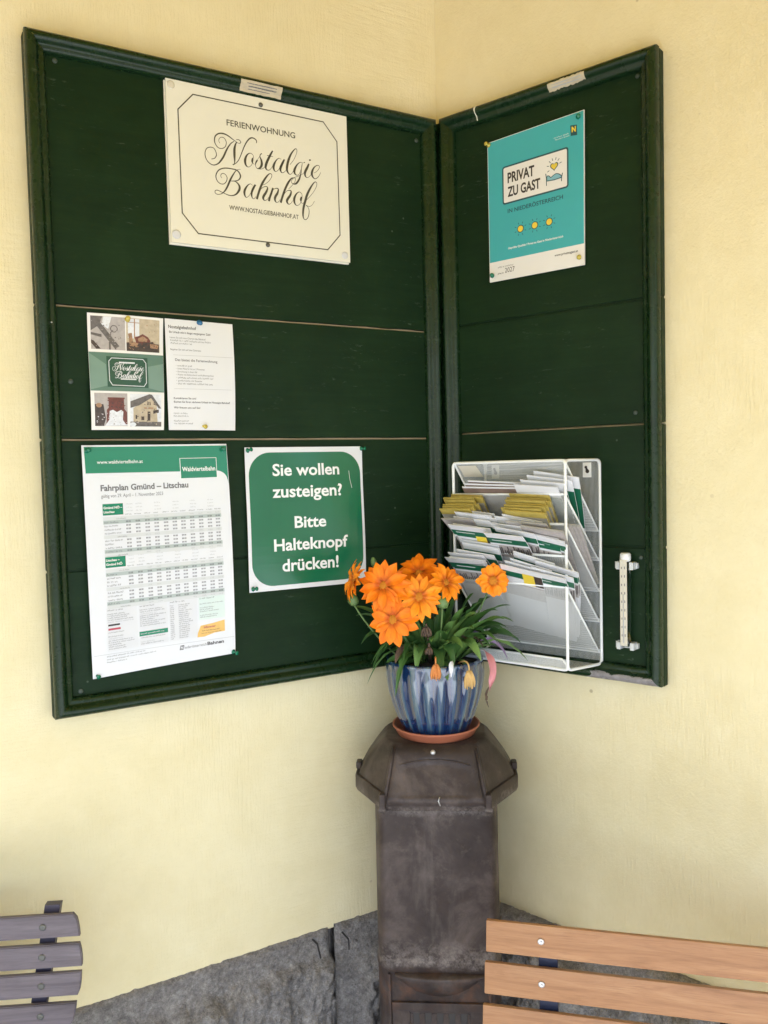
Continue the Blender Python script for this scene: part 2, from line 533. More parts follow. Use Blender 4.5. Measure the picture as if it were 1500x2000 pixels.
def quad_grid(fn, u0, u1, z0, z1, nu, nz):
    v = [fn(u0 + (u1 - u0) * i / nu, z0 + (z1 - z0) * j / nz) for j in range(nz + 1) for i in range(nu + 1)]
    f = [(j * (nu + 1) + i, j * (nu + 1) + i + 1, (j + 1) * (nu + 1) + i + 1, (j + 1) * (nu + 1) + i) for j in range(nz) for i in range(nu)]
    return v, f

def wall_box(fn, u0, u1, z0, z1, d0, d1, bev=0.0):
    m = MB().box(u0, u1, d0, d1, z0, z1, bev)
    m.v = [fn(v.x, v.z, v.y) for v in m.v]
    if fn is PR:
        m.f = [tuple(reversed(q)) for q in m.f]
    return m

# ------------------------------------------------------------------ ground and building
g = MB().box(-150, 150, -150, 150, -0.3, -0.006)
o = g.build('ground', 'gravel')
o['kind'] = 'structure'
g = MB()
g.add([(-4.5, 0.0, -0.002), (-4.5, -5.0, -0.002), (3.2, -8.0, -0.002), (0.0, 0.0, -0.002)], [(0, 1, 2, 3)])
o = g.build('porch_floor', 'paving')
o['kind'] = 'structure'

bld = thing('station_building', 'pale yellow rendered building corner above a rough grey granite base', 'building', (0, 0, 0))
def slab(fn, u0, u1, z0, z1, th):
    nu = int((u1 - u0) / 0.04)
    nz = int((z1 - z0) / 0.04)
    v, f = quad_grid(lambda u, z: fn(u, z, 0.0016 * mnoise.noise(Vector((u * 3, z * 3, 2 if fn is PL else 9)))), u0, u1, z0, z1, nu, nz)
    m = MB().add(v, f)
    m.add([fn(u0, z0, -th), fn(u1, z0, -th), fn(u1, z1, -th), fn(u0, z1, -th)], [(0, 1, 2, 3)])
    m.add([fn(u1, z0, -th), fn(u1, z0, 0), fn(u1, z1, 0), fn(u1, z1, -th)], [(0, 1, 2, 3)])
    return m
slab(PL, 0.0, 3.6, 0.606, 2.94, 0.25).build('wall', 'wall', bld, smooth=True)
slab(PR, 0.0, 2.9, 0.58, 2.94, 0.25).build('wall', 'wall', bld, smooth=True)
# unseen porch roof, its eaves set low to keep sky light off the upper walls
EV = [Vector((-4.6, -1.7, 0)), Vector((-1.177, -1.7, 0)), Vector((-1.177, -1.7, 0)) + UR * 3.2]
WV = [Vector((-4.6, 0.1, 0)), Vector((0.04, 0.05, 0)), UR * 3.2 - NR * 0.1]
ZW, ZE = 2.93, 2.28
m = MB()
up = lambda p, z: Vector((p.x, p.y, z))
for a in (0, 1):
    m.add([up(WV[a], ZW), up(EV[a], ZE), up(EV[a + 1], ZE), up(WV[a + 1], ZW)], [(0, 1, 2, 3)])
    m.add([up(EV[a], ZE), up(EV[a], ZE + .18), up(EV[a + 1], ZE + .18), up(EV[a + 1], ZE)], [(0, 1, 2, 3)])
    m.add([up(WV[a], ZW + .18), up(EV[a], ZE + .18), up(EV[a + 1], ZE + .18), up(WV[a + 1], ZW + .18)], [(0, 1, 2, 3)])
m.build('unseen_porch_roof', 'ceiling', bld)
m = MB().add([Vector(p) + Vector((0, 0, h)) for h in (2.95, 3.3) for p in ((-4.6, 4, 0), (-4.6, 0.02, 0), (0.0, 0.02, 0), (1.12, -3.0, 0), (5, -3.0, 0), (5, 4, 0))],
         [(0, 1, 2, 3, 4, 5), (11, 10, 9, 8, 7, 6)] + [(i, i + 6, (i + 1) % 6 + 6, (i + 1) % 6) for i in range(6)])
m.build('sun_block_slab', 'wall', bld)  # unseen slab added so the sun does not leak in behind the walls
# unseen block added to keep the low light from leaking behind the wall slabs
MB().box(0.6, 4.9, 0.5, 3.9, 0.0, 2.88).build('light_block_box', 'wall', bld)

def stone(fn, u0, u1, zt0, zt1, d0, margin_t, margin_l, margin_r, seed, pit=1.0):
    """one granite block: a dressed margin and a rough bossed face"""
    st = 0.005
    nu = max(4, int((u1 - u0) / st))
    nz = int(0.36 / st)
    V = []
    for j in range(nz + 2):
        for i in range(nu + 1):
            u = u0 + (u1 - u0) * i / nu
            top = zt0 + (zt1 - zt0) * i / nu + 0.0025 * mnoise.noise(Vector((u * 60, seed, 1))) + 0.002 * mnoise.noise(Vector((u * 170, seed, 4)))
            z = top - 0.36 * j / nz if j <= nz else 0.0
            dt = (top - z) / margin_t
            dl = (u - u0) / margin_l if margin_l else 9
            dr = (u1 - u) / margin_r if margin_r else 9
            e = min(dt, dl, dr) + 0.25 * mnoise.noise(Vector((u * 25, z * 25, seed)))
            k = min(1.0, max(0.0, (e - 0.85) / 0.35))
            n1 = mnoise.fractal(Vector((u * 14, z * 9, seed + 3)), 1.0, 2.0, 4)
            n2 = mnoise.fractal(Vector((u * 60, z * 40, seed + 7)), 0.8, 2.0, 4)
            d = d0 + k * (0.024 + 0.024 * n1 + 0.010 * n2) + (1 - k) * (0.0016 * n2 + 0.002 * n1)
            ed = min(u - u0, u1 - u, (top - z) * 1.6)
            if ed < 0.012:
                d -= (0.012 - ed) * 0.9
            V.append(fn(u, z, d))
    F = [(j * (nu + 1) + i, j * (nu + 1) + i + 1, (j + 1) * (nu + 1) + i + 1, (j + 1) * (nu + 1) + i) for j in range(nz + 1) for i in range(nu)]
    # top ledge back into the wall
    n = len(V)
    for i in range(nu + 1):
        u = u0 + (u1 - u0) * i / nu
        V.append(fn(u, V[i].z - 0.001, -0.02))
    F += [(i, n + i, n + i + 1, i + 1) for i in range(nu)]
    for i in (0, nu):
        m = len(V)
        col = [j * (nu + 1) + i for j in range(nz + 2)]
        for q in col:
            u = u0 if i == 0 else u1
            V.append(fn(u, V[q].z, -0.02))
        F += [(col[j], col[j + 1], m + j + 1, m + j) for j in range(nz + 1)]
    return obj('plinth_block', V, F, 'stone', bld, smooth=True)
stone(PL, 0.327, 1.25, 0.613, 0.617, 0.008, 0.066, 0.0, 0.05, 1)
stone(PL, 1.262, 2.6, 0.617, 0.617, 0.008, 0.066, 0.05, 0.05, 2)
stone(PL, 0.012, 0.316, 0.610, 0.613, 0.010, 0.066, 0.0, 0.052, 5)
stone(PR, 0.012, 0.62, 0.617, 0.594, 0.030, 0.05, 0.03, 0.04, 11)
stone(PR, 0.63, 1.7, 0.594, 0.594, 0.028, 0.05, 0.04, 0.04, 12)
stone(PR, 1.712, 2.9, 0.594, 0.594, 0.028, 0.05, 0.04, 0.04, 13)
MB().add([PL(0, 0, -0.02), PL(2.6, 0, -0.02), PL(2.6, 0.62, -0.02), PL(0, 0.62, -0.02)], [(0, 1, 2, 3)]).build('mortar', 'stone', bld)
MB().add([PR(0, 0, -0.02), PR(2.9, 0, -0.02), PR(2.9, 0.59, -0.02), PR(0, 0.59, -0.02)], [(3, 2, 1, 0)]).build('mortar', 'stone', bld)
# fine cracks where the dressed margins of two stones meet
def crack(pts, w):
    m = MB()
    for (u, z), (u2, z2) in zip(pts, pts[1:]):
        m.tube([PL(u, z, 0.0105), PL(u2, z2, 0.0105)], w, 5)
    m.build('joint_crack', 'ink', bld)
crack([(0.3725, 0.601), (0.362, 0.588), (0.357, 0.566), (0.3545, 0.553), (0.342, 0.549)], 0.0018)
crack([(0.302, 0.596), (0.2945, 0.585), (0.287, 0.575), (0.286, 0.551)], 0.0018)

# ------------------------------------------------------------------ notice boards
FW = 0.034
PROF = [(0, .021), (0, .032), (.002, .038), (.006, .0425), (.011, .044), (.016, .042), (.0195, .038), (.021, .0345), (.024, .0335), (.028, .033), (.031, .031), (.033, .027), (.034, .019)]
def prof_d(a):
    for (a0, d0), (a1, d1) in zip(PROF[1:], PROF[2:]):
        if a0 <= a <= a1 and a1 > a0:
            return d0 + (d1 - d0) * (a - a0) / (a1 - a0)
    return .03
def frame_rail(fn, which, u0, u1, z0, z1, mat, parent, off):
    N = 24
    V = []
    for i in range(N + 1):
        k = i / N
        wob = 0.0006 * mnoise.noise(Vector((k * 9, u0 * 7 + z0, ord(which[0]))))
        for a, d in PROF:
            if which == 'top':
                p = (u0 + a + (u1 - u0 - 2 * a) * k, z1 - a + wob)
            elif which == 'bottom':
                p = (u0 + a + (u1 - u0 - 2 * a) * k, z0 + a + wob)
            elif which == 'near':
                p = (u0 + a + wob, z0 + a + (z1 - z0 - 2 * a) * k)
            else:
                p = (u1 - a + wob, z0 + a + (z1 - z0 - 2 * a) * k)
            V.append(fn(p[0], p[1], d))
    n = len(PROF)
    F = [(i * n + j, i * n + j + 1, (i + 1) * n + j + 1, (i + 1) * n + j) for i in range(N) for j in range(n - 1)]
    o = obj('frame_rail', V, F, mat, parent, off)
    smooth_by_angle(o, 50)
    return o
def screw_disc(fn, u, z, d, r, mat, parent, off, name='screw', h=0.0018):
    m = MB().lathe([(r * .98, 0), (r, h * .5), (r * .75, h), (r * .2, h * 1.05)], 14)
    ux = (fn(1, 0, 0) - fn(0, 0, 0)).normalized()
    dn = (fn(0, 0, 1) - fn(0, 0, 0)).normalized()
    m.v = [fn(u, z, d) + ux * v.x + Vector((0, 0, 1)) * v.y + dn * v.z for v in m.v]
    return m.build(name, mat, parent, off, True)
def board(fn, name, label, pu0, pu1, fu0, fu1, gaps, tongues):
    off = fn((pu0 + pu1) / 2, 1.17, 0)
    t = thing(name, label, 'notice board', off)
    zs = [1.1675] + gaps + [2.364]
    for i in range(len(zs) - 1):
        g0 = 0.0 if i == 0 else 0.0022
        g1 = 0.0 if i == len(zs) - 2 else 0.0022
        wall_box(fn, pu0, pu1, zs[i] + g0, zs[i + 1] - g1, 0.0015, 0.020, 0.0012).build('plank', 'green', t, off)
    for i, k in enumerate(tongues):
        z = gaps[i]
        if not k:
            wall_box(fn, pu0 + .002, pu1 - .002, z - .0032, z + .0032, .002, .0165).build('plank_tongue', 'green', t, off)
        else:
            m = MB()
            n = 60
            V = []
            for q in range(n + 1):
                u = pu0 + .012 + (pu1 - pu0 - .013) * q / n
                h = z + k + .0011 * mnoise.noise(Vector((u * 22, z, 5))) + .0006 * mnoise.noise(Vector((u * 90, z, 8)))
                V += [fn(u, h, .0035), fn(u, h, .0172), fn(u, z - .0035, .0172)]
            m.add(V, [(q * 3 + j, q * 3 + j + 1, q * 3 + j + 4, q * 3 + j + 3) for q in range(n) for j in (0, 1)])
            m.build('raw_wood_tongue', 'raw', t, off)
    for w in ('top', 'bottom', 'near', 'far'):
        frame_rail(fn, w, fu0, fu1, 1.1685, 2.366, 'worn' if (w == 'bottom' and fn is PR) else 'rail', t, off)
    return t, off
tl, offl = board(PL, 'notice_board', 'large dark green plank notice board on the left wall holding the railway timetable', 0.012, 0.8690, 0.026, 0.8682, [1.4300, 1.6655, 1.9030], [0, .0010, .0007])
tr_, offr = board(PR, 'notice_board', 'narrower dark green plank notice board on the right wall holding the turquoise sign', 0.013, 0.5188, 0.030, 0.5180, [1.4352, 1.6733, 1.9108], [0, -.0012, 0])
for u, z in ((.818, 2.3255), (.8215, 1.2105), (.8152, 1.769), (.0695, 2.318)):
    screw_disc(PL, u, z, .020, .0046, 'green_screw', tl, offl)
screw_disc(PL, .8450, 1.8694, .0338, .0016, 'zinc', tl, offl, 'nail_head')
for u, z in ((.476, 2.3255), (.4663, 1.6955), (.4745, 1.4149), (.082, 1.215)):
    screw_disc(PR, u, z, .020, .0044, 'green_screw', tr_, offr)
def rail_patch(fn, u0, u1, a0, a1, zt, mat, name, parent, off, jag=0.0, lift=0.0007, n=14, slope=0.0):
    V = []
    for i in range(n + 1):
        k = i / n
        for j in range(7):
            a = a0 + (a1 - a0) * j / 6
            if j in (0, 6):
                a += jag * (random.random() - .5)
            a += slope * k
            V.append(fn(u0 + (u1 - u0) * k, zt - a, prof_d(a) + lift))
    F = [(i * 7 + j, i * 7 + j + 1, (i + 1) * 7 + j + 1, (i + 1) * 7 + j) for i in range(n) for j in range(6)]
    return obj(name, V, F, mat, parent, off, True)
rail_patch(PL, .4824, .3962, .0105, .0290, 2.366, 'aged', 'name_plate', tl, offl, .001)
for k in range(3):
    rail_patch(PL, .470 - .004 * (k != 0), .408 + .012 * (k == 2), .0150 + .0038 * k, .0162 + .0038 * k, 2.366, 'ink_mid', 'plate_lettering', tl, offl, .0005, .0012, 40)
rail_patch(PR, .3000, .3790, .0098, .0232, 2.366, 'aged', 'torn_name_plate', tr_, offr, .0026, .0009, 22, -.0015)
for k in range(2):
    rail_patch(PR, .309, .372, .0142 + .0040 * k, .0153 + .0040 * k, 2.366, 'ink_pale', 'plate_lettering', tr_, offr, .0008, .0014, 40)
m = MB()
for a, b_ in (((.1262, .005), (.1278, .014)), ((.1290, .003), (.1278, .014)), ((.1278, .014), (.1283, .030))):
    pts = []
    for k in range(6):
        s = k / 5
        aa = a[1] + (b_[1] - a[1]) * s
        pts.append(PR(a[0] + (b_[0] - a[0]) * s, 2.366 - aa, prof_d(aa) + .0002))
    m.tube(pts, .0011, 6)
m.build('paint_chip', 'acrylic', tr_, offr)

# ------------------------------------------------------------------ printed sheets
_tc = {}
def text_geo(body, bold=0.0):
    key = (body, bold)
    if key in _tc:
        return _tc[key]
    c = bpy.data.curves.new('lettering_curve', 'FONT')
    c.body = body
    c.size = 1.0
    c.offset = bold
    c.resolution_u = 3
    o = bpy.data.objects.new('lettering_curve', c)
    COL.objects.link(o)
    dg = bpy.context.evaluated_depsgraph_get()
    me = o.evaluated_get(dg).to_mesh()
    v = [(p.co.x, p.co.y) for p in me.vertices]
    f = [tuple(p.vertices) for p in me.polygons]
    o.evaluated_get(dg).to_mesh_clear()
    bpy.data.objects.remove(o)
    bpy.data.curves.remove(c)
    _tc[key] = (v, f)
    return v, f

def catmull(pts, n=6):
    out = []
    P = [pts[0]] + pts + [pts[-1]]
    for i in range(1, len(P) - 2):
        p0, p1, p2, p3 = P[i - 1:i + 3]
        for k in range(n):
            t = k / n
            out.append(tuple(0.5 * (2 * b + (c - a) * t + (2 * a - 5 * b + 4 * c - d) * t * t + (3 * b - a - 3 * c + d) * t ** 3) for a, b, c, d in zip(p0, p1, p2, p3)))
    out.append(pts[-1])
    return out

class Sheet:
    def __init__(s, fn, corners, W, H, d0, name, label, cat, group=None, bow=None, skin='paper', th=0.0004):
        s.fn, s.c, s.W, s.H, s.d0, s.bow = fn, corners, W, H, d0, bow
        bx = (corners[2][0] + corners[3][0]) / 2
        bz = (corners[2][1] + corners[3][1]) / 2
        s.off = fn(bx, bz, d0)
        s.t = thing(name, label, cat, s.off, 0, group)
        s.ink = {}
        n, m_ = 14, 16
        V = []
        for side in (0, 1):
            for j in range(m_ + 1):
                for i in range(n + 1):
                    V.append(s.P(W * i / n, H * j / m_, 0, -th if side else 0))
        K = (n + 1) * (m_ + 1)
        F = []
        for side in (0, 1):
            for j in range(m_):
                for i in range(n):
                    q = [side * K + j * (n + 1) + i, side * K + j * (n + 1) + i + 1, side * K + (j + 1) * (n + 1) + i + 1, side * K + (j + 1) * (n + 1) + i]
                    F.append(tuple(q if not side else reversed(q)))
        rim = [i for i in range(n)] + [j * (n + 1) + n for j in range(m_)] + [m_ * (n + 1) + i for i in range(n, 0, -1)] + [j * (n + 1) for j in range(m_, 0, -1)]
        for a, b_ in zip(rim, rim[1:] + rim[:1]):
            F.append((a, a + K, b_ + K, b_))
        s.base = obj({'acrylic': 'plate'}.get(skin, 'paper_sheet'), V, F, skin, s.t, s.off)
        smooth_by_angle(s.base, 40)
    def P(s, x, y, layer, extra=0.0):
        a, b_ = x / s.W, y / s.H
        c = s.c
        u = c[0][0] * (1 - a) * b_ + c[1][0] * a * b_ + c[2][0] * a * (1 - b_) + c[3][0] * (1 - a) * (1 - b_)
        z = c[0][1] * (1 - a) * b_ + c[1][1] * a * b_ + c[2][1] * a * (1 - b_) + c[3][1] * (1 - a) * (1 - b_)
        return s.fn(u, z, s.d0 + (s.bow(a, b_) if s.bow else 0) + 0.00022 * layer + extra)
    def raw(s, part, mat, v, f, layer):
        m = s.ink.setdefault((part, mat), [[], []])
        n = len(m[0])
        m[0] += [s.P(x, y, layer) for x, y in v]
        m[1] += [tuple(i + n for i in q) for q in f]
    def poly(s, part, mat, pts, layer=1, grid=None):
        bm = bmesh.new()
        vs = [bm.verts.new((x, y, 0)) for x, y in pts]
        bm.faces.new(vs)
        if grid is None:
            grid = s.bow is not None
        if grid:
            xs = [p[0] for p in pts]
            ys = [p[1] for p in pts]
            for k in range(1, 14):
                x = s.W * k / 14
                if min(xs) < x < max(xs):
                    bmesh.ops.bisect_plane(bm, geom=bm.verts[:] + bm.edges[:] + bm.faces[:], plane_co=(x, 0, 0), plane_no=(1, 0, 0))
            for k in range(1, 16):
                y = s.H * k / 16
                if min(ys) < y < max(ys):
                    bmesh.ops.bisect_plane(bm, geom=bm.verts[:] + bm.edges[:] + bm.faces[:], plane_co=(0, y, 0), plane_no=(0, 1, 0))
        bmesh.ops.triangulate(bm, faces=bm.faces[:])
        bm.verts.index_update()
        s.raw(part, mat, [(v.co.x, v.co.y) for v in bm.verts], [[v.index for v in f.verts] for f in bm.faces], layer)
        bm.free()
    def rect(s, part, mat, x0, y0, x1, y1, layer=1):
        s.poly(part, mat, [(x0, y0), (x1, y0), (x1, y1), (x0, y1)], layer)
    def rrect(s, part, mat, x0, y0, x1, y1, r, layer=1):
        pts = []
        for cx, cy, a0 in ((x1 - r, y0 + r, -90), (x1 - r, y1 - r, 0), (x0 + r, y1 - r, 90), (x0 + r, y0 + r, 180)):
            for k in range(9):
                a = R(a0 + 90 * k / 8)
                pts.append((cx + r * math.cos(a), cy + r * math.sin(a)))
        s.poly(part, mat, pts, layer)
    def disc(s, part, mat, cx, cy, rx, ry=None, layer=1, n=24):
        s.poly(part, mat, [(cx + rx * math.cos(2 * math.pi * k / n), cy + (ry or rx) * math.sin(2 * math.pi * k / n)) for k in range(n)], layer, False)
    def line(s, part, mat, pts, w, layer=1, closed=False):
        n = len(pts)
        for i in range(n if closed else n - 1):
            (x0, y0), (x1, y1) = pts[i], pts[(i + 1) % n]
            dx, dy = x1 - x0, y1 - y0
            L = math.hypot(dx, dy) or 1
            ex, ey = dx / L * w * .3, dy / L * w * .3
            nx, ny = -dy / L * w / 2, dx / L * w / 2
            k = max(1, int(L / 12))
            v = []
            for j in range(k + 1):
                q = j / k
                x, y = x0 - ex + (dx + 2 * ex) * q, y0 - ey + (dy + 2 * ey) * q
                v += [(x + nx, y + ny), (x - nx, y - ny)]
            s.raw(part, mat, v, [(2 * j, 2 * j + 1, 2 * j + 3, 2 * j + 2) for j in range(k)], layer)
    def ribbon(s, part, mat, pts, layer=1, fx=lambda x, y: (x, y), kw=1.0):
        q = catmull(pts)
        v = []
        for i, (x, y, w) in enumerate(q):
            a, b_ = q[max(i - 1, 0)], q[min(i + 1, len(q) - 1)]
            dx, dy = b_[0] - a[0], b_[1] - a[1]
            L = math.hypot(dx, dy) or 1
            w *= kw
            v.append(fx(x - dy / L * w / 2, y + dx / L * w / 2))
            v.append(fx(x + dy / L * w / 2, y - dx / L * w / 2))
        s.raw(part, mat, v, [(2 * i, 2 * i + 1, 2 * i + 3, 2 * i + 2) for i in range(len(q) - 1)], layer)
    def text(s, part, mat, body, x0, y0, x1=None, h=None, cap=True, bold=0.0, layer=1, slope=0.0):
        """h = cap height in mm; the line is fitted between x0 and x1"""
        v, f = text_geo(body, bold)
        if not v:
            return
        a0 = min(p[0] for p in v)
        a1 = max(p[0] for p in v)
        ky = h / 0.729
        kx = (x1 - x0) / (a1 - a0) if x1 is not None else ky
        s.raw(part, mat, [(x0 + (p[0] - a0) * kx, y0 + p[1] * ky + slope * (p[0] - a0) * kx) for p in v], f, layer)
    def greek(s, part, mat, x0, y0, x1, h, layer=1, seed=0):
        """a line of print too small to read: letter-sized marks in words"""
        rg = random.Random(seed + int(x0 * 13 + y0 * 7))
        x = x0
        while x < x1 - h * .4:
            for k in range(rg.randint(2, 9)):
                if x > x1:
                    break
                hh = h * rg.choice((.72, .72, .72, 1.0, 1.0))
                w = h * rg.choice((.22, .42, .5, .5))
                s.raw(part, mat, [(x, y0), (x + w * .42, y0), (x + w * .42, y0 + hh), (x, y0 + hh)], [(0, 1, 2, 3)], layer)
                if w > .3 * h:
                    q = y0 + rg.choice((0, hh * .72))
                    s.raw(part, mat, [(x + w * .42, q), (x + w, q), (x + w, q + h * .24), (x + w * .42, q + h * .24)], [(0, 1, 2, 3)], layer)
                x += w + h * .2
            x += h * .42
    def finish(s, labels=None):
        out = {}
        cnt = {}
        for (part, mat), (v, f) in s.ink.items():
            o = obj(part.split('#')[0], v, f, mat, s.t, s.off)
            out[(part, mat)] = o
        return out

SCRIPT_STROKES = """1011,1982,9 993,2033,9 1023,2089,10 1081,2103,12 1129,2065,13 1143,2005,14 1116,1931,14 1049,1888,14 976,1895,15 925,1952,17 907,2018,21 926,2099,23 985,2155,23 1050,2175,25 1124,2172,25 1197,2146,23 1271,2105,17 1328,2076,12 1385,2047,9 1427,2054,12 1441,2080,14 1404,2112,14 1345,2106,9
834,1656,12 895,1678,14 934,1738,17 928,1806,15 885,1869,14 813,1875,14 747,1838,14 712,1755,14 721,1665,15 763,1595,16 834,1552,17 899,1555,18 966,1592,23 1016,1647,30 1077,1738,34 1130,1848,32 1182,1942,25 1243,2022,18 1303,2067,12
1361,2066,14 1330,2014,28 1306,1924,44 1302,1845,46 1301,1767,39 1303,1697,25 1293,1633,12
1259,1616,21 1305,1639,14 1366,1699,15 1419,1794,16 1465,1903,18 1510,2005,21 1563,2101,23 1625,2174,25 1685,2200,23 1744,2183,21 1769,2152,18 1763,2111,12
1696,1807,9 1685,1867,9 1626,1896,12 1558,1846,28 1517,1745,46 1529,1657,34 1575,1622,12 1637,1658,8 1681,1738,12
1678,1815,23 1670,1775,39 1663,1740,34 1669,1719,12 1710,1692,7
1774,1788,28 1738,1724,23 1731,1667,9 1769,1623,14 1824,1643,34 1863,1711,46 1859,1789,37 1831,1863,17 1844,1910,12 1873,1926,21
1738,1736,7 1768,1785,7 1831,1874,7 1851,1917,9
1781,1619,7 1842,1623,8 1904,1655,8 1942,1712,7
2105,2021,23 2047,1921,40 1982,1797,46 1948,1702,46 1953,1646,29 2001,1625,12 2052,1661,9 2097,1725,7
1979,1912,9 2040,1908,12 2108,1908,9
2282,1885,7 2226,1893,10 2162,1826,25 2116,1728,46 2120,1661,34 2150,1626,14 2201,1651,8 2266,1740,8 2331,1853,9
2354,1894,29 2312,1816,41 2265,1717,46 2263,1660,34 2294,1622,14 2351,1651,8 2403,1716,7
2469,1807,8 2561,1925,8 2626,2062,9 2630,2137,12 2585,2130,18 2500,2018,34 2439,1882,46 2404,1739,46 2414,1661,34 2464,1617,12 2516,1654,8 2569,1742,7
2765,1889,7 2701,1890,10 2629,1832,25 2568,1719,46 2573,1651,34 2617,1623,12 2669,1654,8 2724,1778,9 2745,1874,9
2745,1880,9 2724,1778,12 2708,1672,18 2666,1550,34 2600,1459,34 2536,1438,17 2492,1466,9 2506,1514,8 2564,1569,8 2668,1619,7 2760,1680,7 2813,1746,7
2771,1890,9 2807,1909,16
2894,1892,29 2854,1810,44 2802,1709,46 2804,1640,32 2842,1609,12 2901,1643,8 2955,1721,7
2912,1984,30 2926,1958,46
3008,1729,8 3075,1775,8 3129,1853,10 3117,1892,12 3064,1884,14 2997,1821,29 2955,1721,46 2967,1653,34 3018,1612,15 3085,1648,12 3139,1726,8 3153,1764,7
1028,1329,9 1009,1361,10 1023,1402,12 1064,1420,12 1109,1400,12 1136,1349,13 1117,1276,14 1066,1222,14 1000,1216,14 944,1251,16 913,1316,18 920,1386,20 967,1463,20 1043,1510,20 1134,1532,20 1225,1534,20 1325,1527,21 1382,1489,25 1410,1430,28 1395,1373,23 1352,1331,17 1276,1308,14 1209,1298,12
1418,1553,7 1367,1541,8 1324,1515,14 1281,1457,21 1228,1371,30 1184,1286,34 1139,1186,32 1095,1110,28 1044,1052,18 985,1016,12 919,1007,12 883,1033,12 893,1073,13 938,1083,13 1003,1065,13 1068,1044,13 1142,1023,16 1225,1023,18 1310,1062,28 1371,1142,41 1386,1207,41 1358,1265,28 1301,1304,17 1251,1304,12
1655,1278,6 1613,1303,9 1552,1263,23 1499,1184,39 1480,1118,41 1491,1057,28 1520,1029,12 1572,1068,8 1625,1147,8 1679,1242,9
1717,1304,32 1679,1242,39 1638,1157,39 1628,1092,32 1647,1031,14 1682,1028,9 1717,1073,7
1869,1323,7 1924,1346,8 2002,1413,8 2064,1502,9 2066,1557,12 2017,1557,18 1950,1485,32 1870,1363,41 1813,1245,41 1766,1119,41 1736,1026,41
1794,1173,7 1845,1250,9 1922,1296,14 1971,1283,23 1947,1205,39 1884,1106,46 1872,1055,39 1904,1024,16 1959,1052,8 1993,1101,7
2088,1293,34 2050,1190,39 2015,1104,39 1991,1021,39
2033,1167,7 2085,1255,9 2152,1294,14 2201,1287,23 2182,1208,39 2130,1121,46 2123,1059,37 2155,1019,14 2200,1040,8 2234,1085,7
2430,1325,7 2499,1396,8 2569,1487,8 2582,1550,10 2548,1560,14 2492,1536,25 2422,1445,39 2352,1313,41 2292,1164,41 2244,1026,41
2315,1187,7 2373,1266,9 2429,1294,14 2479,1286,23 2461,1208,39 2391,1107,46 2384,1055,37 2422,1020,15 2467,1046,8 2508,1103,7
2711,1274,9 2655,1296,12 2585,1235,28 2543,1138,46 2552,1058,32 2596,1018,12 2660,1052,8 2701,1129,12 2721,1224,9 2711,1274,9
2707,1207,28 2687,1148,37 2690,1112,14 2717,1075,8 2764,1107,7
2816,1155,7 2893,1238,8 2988,1354,8 3055,1477,10 3051,1543,13 3004,1537,18 2921,1427,34 2836,1271,46 2787,1131,46 2743,982,44 2728,846,34 2744,777,18 2789,762,14 2842,820,14 2868,926,13 2853,1006,10 2802,1051,9
2802,1056,9 2865,1034,8 2935,1069,7 2995,1159,7"""

STROKES = [[tuple(float(c) / 10 for c in p.split(',')) for p in ln.split()] for ln in SCRIPT_STROKES.strip().splitlines()]

# --- white house sign
NC = [(.6262, 2.3328), (.2475, 2.3328), (.2475, 2.0333), (.6262, 2.0333)]
wall_box(PL, .2462, .6285, 2.0312, 2.3305, .0205, .0245, .0006)
sg = Sheet(PL, NC, 379, 300, .0300, 'house_sign', 'cream holiday flat sign with black script lettering and octagonal border on the left board', 'sign', None, None, 'acrylic', .0035)
wall_box(PL, .2482, .6285, 2.0300, 2.3310, .0208, .0255, .0006).build('backing_plate', 'acrylic', sg.t, sg.off)
sg.line('border', 'olive', [(51.5, 280), (324.6, 279.2), (355, 244.5), (356.4, 54), (327, 21), (52.5, 21.4), (22.6, 56.3), (21.6, 247)], 2.2, 1, True)
sg.text('lettering', 'olive', 'FERIENWOHNUNG', 116.3, 234.8, 260.5, 11.9, True, .012)
sg.text('lettering#2', 'olive', 'WWW.NOSTALGIEBAHNHOF.AT', 116, 74.8, 262.8, 9.0, True, .012)
for st in STROKES:
    sg.ribbon('script_lettering', 'olive', st, 1, kw=1.05)
sg.finish()
for u, z in ((.4383, 2.3195), (.4326, 2.0490)):
    screw_disc(PL, u, z, .0300, .0045, 'screw', sg.t, sg.off, 'screw', .003)
for u, z, r in ((.6160, 2.0485, .0085), (.2600, 2.0470, .0075), (.6165, 2.3225, .0075)):
    screw_disc(PL, u, z, .0300, r, 'box_pale' if z < 2.1 else 'scale', sg.t, sg.off, 'adhesive_pad', .0006)

# --- turquoise sign on the right board
pv = Sheet(PR, [(.1482, 2.2851), (.3703, 2.2923), (.3673, 1.9930), (.1482, 1.9926)], 222, 299, .0262, 'guest_room_sign', 'turquoise private guest room sign with yellow suns pinned to the right board', 'sign', None, None, 'glossy', .003)
pv.rect('turquoise_field', 'teal', 1.2, 41.8, 220.8, 297.8)
pv.rrect('title_panel', 'petrol', 35.3, 158.0, 188.2, 238.0, 6, 2)
pv.rrect('title_panel', 'glossy', 38.6, 161.4, 184.9, 234.6, 3.5, 3)
pv.text('lettering', 'ink', 'PRIVAT', 48.4, 201.6, 111.5, 21.4, True, .03, 4)
pv.text('lettering#2', 'ink', 'ZU GAST', 47.9, 172.8, 124.8, 20.6, True, .03, 4)
pv.text('subtitle', 'petrol', 'IN NIEDERÖSTERREICH', 47.3, 138.6, 175.5, 8.8, True, .012, 2)
def heart(cx, cy, k):
    return [(cx + k * (math.sin(t) ** 3), cy + k * (0.8125 * math.cos(t) - .3125 * math.cos(2 * t) - .125 * math.cos(3 * t) - .0625 * math.cos(4 * t))) for t in [2 * math.pi * q / 30 for q in range(30)]]
